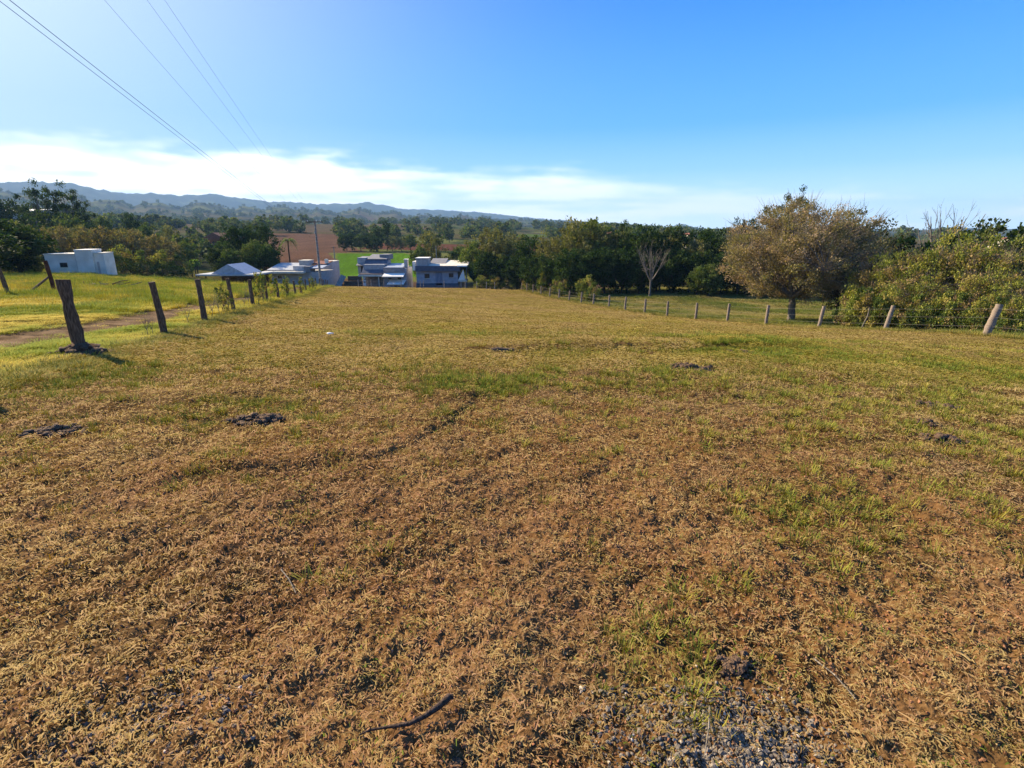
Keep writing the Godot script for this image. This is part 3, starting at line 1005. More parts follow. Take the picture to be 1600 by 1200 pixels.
	for p in [[26, 392, 72, 50], [46, 396, 74, 34], [180, 386, 86, 44], [212, 390, 88, 44], [246, 394, 90, 44], [276, 398, 94, 40]]:
		tree("bush", p[0], p[1], p[2], p[3], "meadow_bush", "leafy bush below the brownish trees by the meadow", "bushes by the meadow", "bush")
	for p in [[44, 286, 142, 46], [66, 291, 148, 38], [98, 290, 144, 50], [116, 306, 146, 36]]:
		tree("gum", p[0], p[1], p[2], p[3], "eucalyptus_tree", "tall airy tree with tufted crown above the brownish trees", "tall airy trees")
	for p in [[2, 312, 170, 60, "dense"], [60, 330, 134, 70, "dense"], [104, 334, 132, 56, "green"], [30, 345, 118, 70, "olive"], [157, 337, 176, 30, "green"], [203, 336, 182, 26, "dense"], [228, 347, 166, 28, "green"], [262, 352, 162, 26, "olive"], [286, 376, 128, 36, "green"], [196, 352, 150, 40, "olive"], [128, 352, 126, 40, "olive"]]:
		tree(p[4], p[0], p[1], p[2], p[3], "hillside_tree", {"dense": "dark", "olive": "olive brown", "green": "fresh green"}[p[4]] + " tree on the slope beyond the brownish trees", "trees on the slope beyond")
	# behind the green plot
	for p in [[536, 366, 236, 18, "dense"], [548, 364, 238, 20, "dense"], [562, 366, 236, 20, "green"], [576, 364, 238, 20, "dense"], [588, 356, 242, 16, "spire"], [602, 345, 246, 16, "spire"], [612, 366, 240, 20, "olive"], [626, 370, 244, 20, "olive"], [640, 366, 250, 22, "green"], [586, 370, 234, 20, "dense"]]:
		tree(p[4], p[0], p[1], p[2], p[3], "field_edge_tree", {"dense": "round dark tree", "olive": "olive brown tree", "green": "fresh green tree", "spire": "narrow pointed conifer"}[p[4]] + " in the row behind the bright green plot", "trees behind the green plot")
	# saplings and weeds in the left fence
	for p in [[222, 478, 13.4, 24], [232, 486, 13.8, 20], [288, 470, 16.6, 22], [326, 452, 19.0, 22], [336, 448, 20.0, 20], [345, 450, 20.6, 20], [352, 446, 21.4, 18], [378, 446, 24.0, 16], [384, 440, 25.2, 16], [408, 440, 28.4, 14]]:
		tree("dry", p[0], p[1], p[2], p[3], "dry_weed", "thin brown dry weed standing between the dark timber posts", "dry weeds in the timber fence", "weed")
	for p in [[398, 424, 26.4, 24], [404, 418, 30.0, 22], [425, 428, 32.0, 20], [443, 428, 36.0, 16], [470, 432, 47.0, 15], [487, 430, 56.0, 14], [340, 440, 20.5, 26], [352, 448, 21.0, 24]]:
		tree("weed", p[0], p[1], p[2], p[3] * 0.75, "fence_sapling", "thin leafy sapling growing up in the dark post fence", "saplings in the dark post fence", "sapling")

# ------------------------------------------------------------------ woods of the valley
func make_valley_woods():
	var r := RandomNumberGenerator.new()
	r.seed = 99
	var count := 0
	var tries := 0
	while count < 150 and tries < 9000:
		tries += 1
		var d := 150.0 + 330.0 * pow(r.randf(), 0.8)
		var az := deg_to_rad(r.randf_range(-48, 24))
		var x := tan(az) * d
		if plot_at(x, d) >= 0 or absf(x + 40.0) < 26.0 and d < 240.0:
			continue
		if (wooded(x, d) < 0.06 or d > 250.0 and x > -110.0) and r.randf() > 0.12:
			continue
		var h := r.randf_range(5.0, 10.0)
		tree_at("small", Vector3(x, H(x, d) - 0.2, -d), h, h * r.randf_range(0.75, 1.1), "valley_tree", "round dark tree scattered across the valley floor", "trees across the valley")
		count += 1
	for variant in 3:
		var where := []
		var cols := PackedColorArray()
		for k in 5200:
			var d := 380.0 * pow(8.5, r.randf())
			var x := tan(deg_to_rad(r.randf_range(-52, 40))) * d
			var wd := wooded(x, d) + 0.10 * n3.get_noise_2d(x * 0.012, d * 0.012)
			if plot_at(x, d) >= 0 or (wd < 0.15 and r.randf() > 0.05):
				continue
			var h := r.randf_range(6.0, 13.0) / 8.0
			where.append(Transform3D(Basis(Vector3.UP, r.randf() * TAU).scaled(Vector3(h * 1.15, h, h * 1.15)), Vector3(x, H(x, d) - 0.3, -d)))
			cols.append(Color(1, 1, 1) * r.randf_range(0.8, 1.35))
		scatter("far_woodland", kinds["small"][variant][1], mats.leaf, where, cols, "far woods covering the hills across the valley", "woodland")

func scatter(called: String, mesh: Mesh, m: Material, where: Array, cols: PackedColorArray, label: String, category: String):
	if where.is_empty():
		return
	var mm := MultiMesh.new()
	mm.transform_format = MultiMesh.TRANSFORM_3D
	mm.use_colors = true
	mm.mesh = mesh
	mm.instance_count = where.size()
	for i in where.size():
		mm.set_instance_transform(i, where[i])
		mm.set_instance_color(i, cols[i])
	var o := MultiMeshInstance3D.new()
	o.multimesh = mm
	o.material_override = m
	o.name = numbered(called)
	add_child(o)
	tag(o, label, category, "", "stuff")

# ------------------------------------------------------------------ fences
func post_mesh(h: float, r0: float, r1: float, lean: Vector3, rough: float, flare := 0.0) -> ArrayMesh:
	var b := Buf.new()
	var pts := []
	var rad := []
	var n := 13
	var bend := rdir() * 0.012 * h
	for k in n:
		var t := k / (n - 1.0)
		pts.append(Vector3(lean.x * t, h * t - 0.25 * (1.0 - t), lean.z * t) + bend * sin(t * PI) + Vector3(rng.randf_range(-1, 1), 0, rng.randf_range(-1, 1)) * r0 * 0.05)
		var rr := lerpf(r0, r1, t) * rng.randf_range(0.94, 1.07)
		if flare > 0.0:
			rr += flare * smoothstep(0.80, 0.93, t) * r0
			rr *= 1.0 - 0.10 * exp(-pow((t - 0.74) / 0.07, 2.0)) + 0.20 * exp(-pow((t - 0.44) / 0.04, 2.0))
		rad.append(rr)
	b.tube(pts, rad, 11, rough, n3)
	return b.done()

func strand(a: Vector3, c: Vector3, sag: float, r: float, steps := 6) -> ArrayMesh:
	var b := Buf.new()
	var pts := []
	var rad := []
	for k in steps + 1:
		var t := float(k) / steps
		pts.append(a.lerp(c, t) - Vector3(0, sag * 4.0 * t * (1.0 - t), 0))
		rad.append(r)
	b.tube(pts, rad, 4, 0.0, null, false)
	return b.done()

func make_fences():
	# left: old dark timber posts. [u of the foot, top lean in metres, height, radius]
	var f := base("timber_post_fence", Vector3.ZERO)
	tag(f, "row of leaning dark weathered timber posts beside the dirt track", "fence")
	var rows := [[-1, 6.6, 1.5, 0.09], [125, 0, 1.46, 0.105], [250, 0, 1.42, 0.095], [316, 0, 1.42, 0.10], [365, 0, 1.40, 0.085], [396, 0, 1.38, 0.10], [420, 0, 1.3, 0.075], [437, 0, 1.5, 0.09], [452, 0, 1.35, 0.11], [464, 0, 1.4, 0.09], [473, 0, 1.35, 0.10], [481, 0, 1.35, 0.08], [488, 0, 1.35, 0.09], [493, 0, 1.3, 0.08], [498, 0, 1.3, 0.09], [503.5, 0, 1.3, 0.08], [507, 0, 1.3, 0.09], [510, 0, 1.25, 0.08], [513, 0, 1.25, 0.09], [515.5, 0, 1.25, 0.08]]
	var feet := []
	for i in rows.size():
		var q: Array = rows[i]
		var d: float = q[1] if q[0] < 0 else 4384.0 / (564.0 - q[0])
		var x := fence_left_x(d) - 0.45 if q[0] < 0 else px(q[0], 480, d).x
		if i == 1:
			x = px(130, 552, d).x
		var at := Vector3(x, G(x, d) - 0.02, -d)
		feet.append(at)
		var lean: Vector3 = Vector3(rng.randf_range(-0.06, 0.05), 0, rng.randf_range(-0.05, 0.05)) * q[2]
		var o: MeshInstance3D
		if i == 1:
			o = put("post", post_mesh(q[2], q[3] * 1.02, q[3] * 0.98, Vector3(-0.04, 0, 0.03), 0.2, 0.16), mats.post_dark, f)
			o.set_meta("label", "thick dark post with a wider sawn top and earth heaped round its foot")
		else:
			o = put("post", post_mesh(q[2], q[3], q[3] * 0.85, lean, 0.22), mats.post_dark, f)
		o.position = at
	# right: pale slim posts with wire
	var g := base("wire_fence", Vector3.ZERO)
	tag(g, "fence of pale slim posts strung with thin wires along the pasture", "fence")
	var us := [1740, 1580, 1412, 1303, 1216, 1152, 1100, 1053, 1016, 984, 957, 932, 912, 893, 876, 861, 847, 834, 824, 816]
	var prev := []
	for i in us.size():
		var u: float = us[i]
		var d := 20000.0 / (u - 600.0)
		var x := 23.7 - 0.2373 * d
		var at := Vector3(x, G(x, d) - 0.02, -d)
		var h := 1.36 if i > 3 else 1.30
		var lx := 0.05
		if i <= 3:
			lx = [0.35, 0.33, 0.26, 0.16][i]
		var lean := Vector3(lx + rng.randf_range(-0.03, 0.03), 0, rng.randf_range(-0.04, 0.04))
		var rr := 0.10 if i > 1 else 0.14
		var o := put("post", post_mesh(h, rr, rr * 0.9, lean, 0.12), mats.post_pale, g)
		o.position = at
		if i == 1:
			o.set_meta("label", "thick pale post leaning beside the thicket")
		var here := []
		for k in 4:
			var t: float = [0.22, 0.45, 0.68, 0.90][k]
			here.append(at + lean * t + Vector3(0, h * t - 0.25 * (1 - t), 0) + Vector3(-0.09, 0, 0.04))
		if prev.size():
			for k in 4:
				put("wire", strand(prev[k], here[k], 0.02, 0.003 if i < 8 else 0.004, 4), mats.wire, g)
		prev = here
	# thin crooked stake between two of the pale posts
	var b := Buf.new()
	b.tube([Vector3(-0.1, -0.2, 0), Vector3(0.02, 0.4, 0), Vector3(0.16, 0.8, 0), Vector3(0.17, 1.25, 0)], [0.035, 0.03, 0.028, 0.022], 6, 0.2, n2)
	var st := put("stake", b.done(), mats.pale_bark)
	var sq := px(1345, 525, 26.6)
	st.position = Vector3(sq.x, G(sq.x, 26.6), -26.6)
	tag(st, "thin crooked wooden stake leaning between two pale fence posts", "stake")
	# end of the lot: sparse light posts before the houses
	var e := base("end_fence", Vector3.ZERO)
	tag(e, "sparse light posts and wire before the blue house", "fence")
	prev = []
	for u in [560, 580, 600, 627, 657, 662, 694, 727, 745, 760, 773]:
		var d := 92.0
		var p := px(u, 447, d)
		var at := Vector3(p.x, G(p.x, d), -d)
		var o := put("post", post_mesh(1.35, 0.07, 0.065, Vector3(0.02, 0, 0), 0.1), mats.concrete, e)
		o.position = at
		var here := [at + Vector3(0, 0.5, 0.08), at + Vector3(0, 1.1, 0.08)]
		if prev.size():
			for k in 2:
				put("wire", strand(prev[k], here[k], 0.02, 0.008, 3), mats.wire, e)
		prev = here
	# old corner of a fence in the meadow on the left: a post with two braces, and a lone post
	var c := base("braced_post", on_ground(86, 457, 29.0))
	tag(c, "reddish corner post propped by two slanting braces in the meadow", "post")
	var top := put("post", post_mesh(1.75, 0.10, 0.10, Vector3(-0.12, 0, 0), 0.12), worn_red(), c)
	top.position = Vector3(0, 0, 0)
	for s in [[-1.25, 0.5], [-0.8, 1.0]]:
		var bb := Buf.new()
		bb.tube([Vector3(s[0], -0.1, s[1]), Vector3(-0.07, 0.9, 0.02)], [0.06, 0.055], 7, 0.1, n2)
		put("brace", bb.done(), mats.post_dark, c)
	var lone := put("meadow_post", post_mesh(1.45, 0.10, 0.09, Vector3(-0.16, 0, 0), 0.15), mats.post_dark)
	lone.position = on_ground(14, 463, 27.0)
	tag(lone, "lone dark leaning post standing in the bright meadow beyond the track", "post")

func worn_red() -> StandardMaterial3D:
	var m: StandardMaterial3D = mats.post_dark.duplicate()
	m.albedo_color = Color(0.20, 0.085, 0.055).linear_to_srgb()
	return m

# ------------------------------------------------------------------ power line
func make_power_line():
	var at := Vector3(px(502, 448, 80).x, 0, -80.0)
	at.y = G(at.x, 80.0)
	var top := px(500, 344, 80.0).y - at.y
	var o := base("utility_pole", at)
	tag(o, "tall slim concrete power pole standing at the end of the timber post fence", "pole")
	var b := Buf.new()
	b.tube([Vector3(0, -0.5, 0), Vector3(0, top * 0.5, 0), Vector3(0, top, 0)], [0.19, 0.155, 0.115], 10)
	put("shaft", b.done(), mats.concrete, o)
	box("crossarm", Vector3(2.5, 0.12, 0.10), Vector3(-0.05, top - 0.25, 0.15), mats.post_dark, o)
	for x in [0.9, 0.3, -1.0]:
		var ins := CylinderMesh.new()
		ins.top_radius = 0.05; ins.bottom_radius = 0.07; ins.height = 0.2; ins.radial_segments = 8; ins.rings = 1
		var q := put("insulator", ins, mats.cream, o)
		q.position = Vector3(x, top - 0.09, 0.15)
	var br := CylinderMesh.new()
	br.top_radius = 0.16; br.bottom_radius = 0.16; br.height = 0.5; br.radial_segments = 10; br.rings = 1
	var tank := put("bracket", br, mats.concrete, o)
	tank.position = Vector3(0, top - 1.7, 0.2)
	# wires run from the pole past the camera's left to a pole far behind it: [crossarm x, height below top, slope, sag, radius]
	var labels := ["thin upper power wire over the outermost insulator of the pole", "thin upper power wire over the middle insulator of the pole", "thin upper power wire over the inner insulator of the pole", "thick lower power cable strung below the crossarm", "second thick lower power cable strung close to the first"]
	var w := [[0.9, 0.02, 0.0985, 1.15, 0.0048, 0.286], [0.3, 0.02, 0.0985, 1.15, 0.0048, 0.287], [-1.0, 0.02, 0.0985, 1.15, 0.0048, 0.287], [-0.3, 2.62, 0.0845, 0.05, 0.008, 0.277], [-0.3, 2.78, 0.0840, 0.05, 0.0065, 0.277]]
	for k in 5:
		var p: Array = w[k]
		var a: Vector3 = at + Vector3(p[0], top - p[1], 0.15)
		var far := 94.0
		var c := a + Vector3(p[5] * far, p[2] * far, far)
		var m := put("power_wire", strand(a, c, p[3], p[4], 28), mats.cable)
		tag(m, labels[k], "wire", "power wires")
	# second, shorter pole in the valley and one behind the blue house
	for q in [[521, 385, 130.0, "thin power pole standing beside the grey blue tower wall"], [681, 384, 124.0, "thin wooden pole rising behind the blue house"], [31 + 26, 345, 76.0, "slanting pole beside the white house"]]:
		var p := px(q[0], q[1], q[2])
		var y := G(p.x, q[2])
		var pole := Buf.new()
		pole.tube([Vector3(0.1, -0.5, 0), Vector3(0, p.y - y, 0)], [0.15, 0.10], 8)
		var u := base("thin_pole", Vector3(p.x, y, -q[2]))
		tag(u, q[3], "pole")
		put("shaft", pole.done(), mats.concrete if q[2] > 100.0 else mats.pale_bark, u)
		box("crossarm", Vector3(1.2, 0.1, 0.1), Vector3(0, p.y - y - 0.3, 0.12), mats.post_dark, u)

# ------------------------------------------------------------------ buildings
var hs := 1.0
var hu := 0.0
var hv := 0.0
var hn: Node3D

# start a building whose local x and y are measured from pixel (u, v) at distance d
func building(called: String, u: float, v: float, d: float, turn := 0.0) -> Node3D:
	hs = d / 843.0
	hu = u
	hv = v
	hn = base(called, px(u, v, d), turn)
	return hn

# a box given by the pixels it spans, z from front to back in metres behind the building's front
func slab(called: String, u0: float, v0: float, u1: float, v1: float, z0: float, z1: float, m: Material, parent: Node = null) -> MeshInstance3D:
	var size := Vector3((u1 - u0) * hs, (v1 - v0) * hs, z1 - z0)
	var at := Vector3((u0 + u1 - 2 * hu) * 0.5 * hs, (2 * hv - v0 - v1) * 0.5 * hs, -(z0 + z1) * 0.5)
	return box(called, size, at, m, parent if parent else hn)

func sloped(called: String, u0: float, u1: float, v_front: float, v_back: float, z0: float, z1: float, thick: float, m: Material) -> MeshInstance3D:
	var rise := (v_front - v_back) * hs
	var run := z1 - z0
	var o := box(called, Vector3((u1 - u0) * hs, thick, sqrt(rise * rise + run * run)), Vector3((u0 + u1 - 2 * hu) * 0.5 * hs, (2 * hv - v_front - v_back) * 0.5 * hs, -(z0 + z1) * 0.5), m, hn)
	o.rotation.x = atan2(rise, run)
	return o

func window(u0: float, v0: float, u1: float, v1: float, z: float, frame: Material):
	var f := slab("window", u0, v0, u1, v1, z - 0.06, z + 0.04, frame)
	var w := (u1 - u0) * hs
	var h := (v1 - v0) * hs
	for s in [-1.0, 1.0]:
		box("pane", Vector3(w * 0.42, h * 0.84, 0.04), Vector3(s * w * 0.23, 0, 0.06), mats.glass, f)
	box("sill", Vector3(w * 1.15, 0.08, 0.16), Vector3(0, -h * 0.5 - 0.04, 0.06), mats.cream, f)

func gable(called: String, u0: float, u1: float, v_eave: float, v_top: float, z0: float, z1: float, m: Material) -> MeshInstance3D:
	# a roof whose ridge runs away from the camera
	var p := PrismMesh.new()
	p.size = Vector3((u1 - u0) * hs, (v_eave - v_top) * hs, z1 - z0)
	var o := put(called, p, m, hn)
	o.position = Vector3((u0 + u1 - 2 * hu) * 0.5 * hs, (2 * hv - v_eave - v_top) * 0.5 * hs, -(z0 + z1) * 0.5)
	return o

func make_buildings():
	# blue house at the end of the lot
	var b := building("blue_house", 690, 447, 103.0)
	tag(b, "low blue house with two dark windows and a white block on its roof", "house")
	slab("wall", 649.5, 424, 716, 458, 0.6, 8.0, mats.blue_wall)
	slab("plinth", 648.5, 443, 717, 459, 0.5, 0.6, mats.dark_blue)
	slab("fascia", 649, 415.5, 720, 424, 0.0, 7.8, mats.dark_blue)
	sloped("roof", 668, 732, 416, 410, 0.6, 8.0, 0.10, mats.cream)
	sloped("roof", 668, 694, 413.5, 407, 3.5, 8.2, 0.12, mats.slate)
	slab("roof_block", 650.5, 404, 669, 415.5, 0.3, 4.0, mats.grey_wall)
	slab("coping", 649.5, 403, 670, 404, 0.1, 4.2, mats.white_paint)
	slab("side_wall", 643.5, 409, 648.4, 423, 1.0, 7.0, mats.white_paint)
	window(662.5, 428, 670.6, 435, 0.6, mats.dark_blue)
	window(701.5, 427, 709, 433.8, 0.6, mats.dark_blue)
	var dr := slab("door", 680.5, 426, 690.5, 446, 0.5, 0.66, mats.door)
	for k in 4:
		box("slat", Vector3(0.10, 1.9, 0.06), Vector3(-0.42 + 0.28 * k, 0.1, 0.09), mats.roof_metal, dr)
	# porch on the sunny end: white slanting side wall, roof tip and post
	var pr := PrismMesh.new()
	pr.size = Vector3(1.5, 2.2, 0.16)
	pr.left_to_right = 0.75
	var sw := put("porch_wall", pr, mats.white_paint, b)
	sw.position = Vector3((722.5 - hu) * hs, (hv - 429.5) * hs, 0.1)
	slab("porch_roof", 716, 414.4, 731.5, 416.6, -0.4, 3.0, mats.white_paint)
	slab("porch_post", 729.6, 417, 731, 450, 0.0, 0.16, mats.dark_blue)
	slab("porch_floor", 716.5, 437, 731, 440, -0.2, 2.5, mats.cream)
	# house with the dark roof and white awnings
	b = building("awning_house", 600, 447, 103.0)
	tag(b, "grey blue house with white awnings, dark roof and short chimney", "house")
	slab("wall", 566, 414, 599, 458, 1.6, 8.0, mats.grey_wall)
	sloped("roof", 564, 601, 428, 408, 0.6, 4.2, 0.14, mats.dark_blue)
	slab("upper_wall", 567, 406, 597, 416, 4.2, 9.0, mats.blue_wall)
	sloped("upper_roof", 565.5, 599, 406.6, 400.5, 4.0, 9.2, 0.14, mats.slate)
	slab("gable_wall", 585, 399.5, 599.5, 408, 5.5, 10.0, mats.slate)
	slab("porch_edge", 561.5, 428.6, 600, 431.4, -0.8, 1.0, mats.cream)
	slab("porch_roof", 562.5, 427.5, 599, 428.5, -0.6, 1.6, mats.brown_boards)
	for k in 3:
		slab("pillar_block", 567.6, [432.5, 437.2, 441.5][k], 572.2, [434.6, 439.4, 446][k], -0.5, 0.0, mats.white_paint)
	slab("pillar", 568.4, 431.5, 571.4, 458, -0.45, -0.05, mats.grey_wall)
	slab("pillar", 592.5, 431.5, 593.8, 458, -0.45, -0.25, mats.cream)
	slab("garage_wall", 572, 433, 593, 458, 1.45, 1.58, mats.slate)
	slab("side_wing", 599.6, 420, 636, 458, 0.4, 7.0, mats.blue_wall)
	slab("wing_fascia", 600, 418.5, 633.5, 425.5, 0.2, 6.8, mats.slate)
	sloped("awning", 601.5, 634.5, 431.6, 427.2, -2.0, 0.3, 0.10, mats.white_paint)
	slab("awning_edge", 602.5, 430.4, 634.2, 431.8, -2.08, -2.0, mats.cream)
	sloped("awning", 609.4, 635.4, 442.8, 437.8, -2.4, 0.3, 0.10, mats.white_paint)
	slab("awning_edge", 610.5, 441.8, 635.2, 443.4, -2.48, -2.4, mats.cream)
	window(607, 433, 612, 436.6, 0.4, mats.dark_blue)
	window(622, 433, 628, 436.6, 0.4, mats.dark_blue)
	slab("door", 616, 444.5, 621, 457, 0.32, 0.4, mats.door)
	slab("chimney", 631, 406.5, 636.3, 421, 2.0, 3.2, mats.grey_wall)
	slab("chimney_cap", 630.4, 405.6, 637, 406.5, 1.9, 3.3, mats.white_paint)
	sloped("wing_roof", 602, 631, 418.2, 414.5, 0.4, 6.8, 0.10, mats.roof_metal)
	slab("left_wing", 551, 404, 565, 430, 4.0, 9.5, mats.grey_wall)
	sloped("left_roof", 550, 566, 416.5, 403.5, 3.2, 8.0, 0.12, mats.slate)
	slab("opening", 556, 418, 563.8, 427, 3.94, 4.0, mats.glass)
	# terraced boundary wall next to it
	b = building("boundary_wall", 553, 447, 101.0)
	tag(b, "brown stepped boundary wall beside the awning house", "wall")
	slab("upper_course", 541, 432, 563, 439.5, 1.2, 1.6, mats.brown_boards)
	slab("lower_course", 536, 439.6, 565, 460, 0.6, 1.0, mats.brown_boards)
	# tilted pale sheet near the pole
	b = building("tarp_cover", 533, 447, 100.0)
	tag(b, "pale grey tarpaulin sloping down beside the brown boundary wall", "tarpaulin")
	var ta := box("sheet", Vector3(1.0, 2.6, 0.12), Vector3(0, 0.9, 0), mats.concrete, b)
	ta.rotation = Vector3(-0.5, 0.2, -0.45)
	# blue grey tower wall
	b = building("tower_building", 513, 440, 106.0)
	tag(b, "narrow blue grey flat topped building beside the power pole", "building")
	slab("wall", 505.5, 409.5, 520, 456, 0.0, 5.0, mats.blue_wall)
	slab("coping", 505, 408.6, 520.5, 409.5, -0.1, 5.1, mats.cream)
	# grey roofed house beyond the timber fence
	b = building("grey_roofed_house", 445, 440, 96.0)
	tag(b, "long low house with pale grey roofs beyond the timber fence", "house")
	slab("wall", 412, 426, 500, 458, 1.6, 9.0, mats.grey_wall)
	sloped("roof", 412, 456, 423, 414.5, 1.6, 7.5, 0.12, mats.roof_grey)
	slab("fascia", 409.5, 424.2, 475.5, 427.2, 0.0, 1.6, mats.cream)
	slab("roof_block", 457, 409, 473.5, 418, 4.0, 6.5, mats.grey_wall)
	slab("coping", 456.6, 408.4, 474, 409, 3.9, 6.6, mats.cream)
	slab("parapet", 455.5, 416.5, 472.5, 423.5, 1.4, 3.0, mats.roof_grey)
	slab("wall_block", 473, 417, 482.5, 427, 1.4, 4.0, mats.slate)
	sloped("roof", 482.8, 502, 420, 415.5, 1.6, 6.5, 0.12, mats.roof_metal)
	sloped("roof", 475, 500, 415.2, 411.6, 5.0, 8.5, 0.12, mats.red_tile)
	slab("chimney", 496.5, 407, 500.5, 414, 5.0, 5.8, mats.cream)
	window(428, 431, 436, 437, 1.6, mats.white_paint)
	# open shed with a little pointed roof
	b = building("open_shed", 360, 436, 82.0)
	tag(b, "open shed with flat rim and small pointed grey roof in the meadow", "shed")
	slab("canopy", 314, 427.6, 408, 430, -1.5, 5.0, mats.roof_grey)
	gable("roof", 336, 391, 427.4, 412.5, -1.0, 4.4, mats.roof_metal)
	for u in [326, 352, 376, 402]:
		slab("post", u, 430.2, u + 1.6, 452, -1.0, -0.84, mats.post_dark)
	slab("back_wall", 322, 430.2, 404, 452, 4.4, 4.6, mats.brown_boards)
	# white house in the meadow
	b = building("white_house", 120, 429, 70.0, 0.35)
	tag(b, "white flat roofed house standing in the bright green meadow", "house")
	b.scale = Vector3(0.74, 0.95, 0.74)
	slab("wall", 68, 396.5, 124, 434, 0.6, 7.0, mats.white_wall)
	slab("coping", 67, 395, 125, 396.5, 0.5, 7.1, mats.cream)
	slab("tall_block", 124.2, 390, 154, 434, 0.0, 5.0, mats.white_wall)
	slab("coping", 123.6, 388.6, 154.6, 390, -0.1, 5.1, mats.white_paint)
	slab("end_wall", 154.2, 395.5, 172, 434, 0.8, 6.0, mats.white_wall)
	slab("coping", 154.8, 394.2, 172.6, 395.5, 0.7, 6.1, mats.cream)
	window(92, 409.5, 105, 417, 0.6, mats.brown_boards)
	slab("door", 157.5, 409, 161.5, 432, 0.74, 0.8, mats.grey_wall)
	slab("plinth", 67.6, 425.5, 124, 435, 0.52, 0.6, mats.concrete)
	slab("plinth", 124, 425.5, 154.4, 435, -0.08, 0.0, mats.concrete)
	slab("downpipe", 121.5, 397, 122.5, 430, 0.5, 0.6, mats.grey_wall)
	# house with red roofs across the valley
	b = building("red_roof_house", 344, 382, 205.0)
	tag(b, "house with sloping red tiled roofs among trees across the valley", "house")
	slab("wall", 320, 374, 366, 396, 1.0, 12.0, mats.brick_red)
	gable("roof", 316, 356, 374.5, 364, -0.5, 12.5, mats.red_tile)
	gable("roof", 338, 371, 373.5, 362.5, 3.0, 14.0, mats.red_tile)
	slab("dormer", 359, 364.5, 368, 371, 2.5, 6.0, mats.cream)
	slab("terrace", 312, 383.2, 326, 385, -2.5, 1.0, mats.cream)
	for u in [324, 330, 337, 345]:
		slab("window", u, 377.5, u + 3, 381, 0.92, 1.0, mats.glass)
	# green water tank cover by the blue house
	var tl := Buf.new()
	tl.lump(Vector3(0, 0.9, 0), Vector3(1.15, 1.6, 1.1), n2, 0.18, 10, 16)
	var tk := put("green_net_cover", tl.done(), mats.teal)
	var tp := px(741, 432, 108.0)
	tk.position = Vector3(tp.x, tp.y, tp.z)
	tag(tk, "dark green netting heaped over a frame beside the blue house", "netting")
	var leg := box("frame_leg", Vector3(0.12, 2.6, 0.12), Vector3(0, -1.4, 0), mats.post_dark, tk)
	leg.position.y = -1.2
	# long grey roof on the slope far to the left, and far pale houses
	b = building("long_barn", 22, 332, 190.0)
	tag(b, "long low barn with pale grey roof below the tall airy trees", "barn")
	slab("wall", -14, 329, 50, 345, 0.0, 9.0, mats.grey_wall)
	sloped("roof", -16, 52, 330, 325.5, -0.8, 9.5, 0.15, mats.roof_grey)
	for q in [[1082, 369, 150.0, "small pale house on the rise above the dark wood", 14.0], [956, 367, 160.0, "tiny pinkish house showing between treetops of the wood", 9.0], [1600, 376, 90.0, "pale house with a low roof behind the hedgerow trees", 16.0]]:
		b = building("far_house", q[0], q[1], q[2])
		tag(b, q[3], "house")
		var w: float = q[4] * 0.5
		slab("wall", q[0] - w, q[1] - 2, q[0] + w, q[1] + 60.0, 0.0, 6.0, mats.cream)
		gable("roof", q[0] - w - 1, q[0] + w + 1, q[1] - 2, q[1] - 5, -0.4, 6.4, mats.red_tile)
		slab("window", q[0] - w * 0.5, q[1], q[0] - w * 0.1, q[1] + 3, -0.05, 0.0, mats.glass)

# ------------------------------------------------------------------ clods, stick, rubbish
func mound(u: float, v: float, guess: float, w: float, h: float, called: String, label: String, n := 26, dark := true):
	var at := on_ground(u, v, guess)
	var b := Buf.new()
	var r := RandomNumberGenerator.new()
	r.seed = int(u * 31 + v)
	b.lump(Vector3(0, -h * 0.5, 0), Vector3(w * 0.40, h * 0.8, w * 0.30), n3, 0.9, 9, 16, Color(-1, 0, 0), u)
	for k in n * 4:
		var a := r.randf() * TAU
		var q := pow(r.randf(), 0.7) * 1.25
		var s := w * 0.10 * pow(r.randf_range(0.2, 1.0), 1.6)
		var p := Vector3(cos(a) * q * w * 0.55, 0, sin(a) * q * w * 0.42)
		p.y = G(at.x + p.x, -at.z - p.z) - at.y + h * 0.5 * maxf(1.0 - q, 0.0) + s * 0.1
		b.lump(p, Vector3(s * r.randf_range(0.8, 1.4), s * r.randf_range(0.5, 0.9), s), n3, 0.9, 6, 8, Color(-1, 0, 0), k * 3.7 + u)
	var o := put(called, b.done(), mats.clod)
	o.position = at
	tag(o, label, "mound", "dark earth mounds")

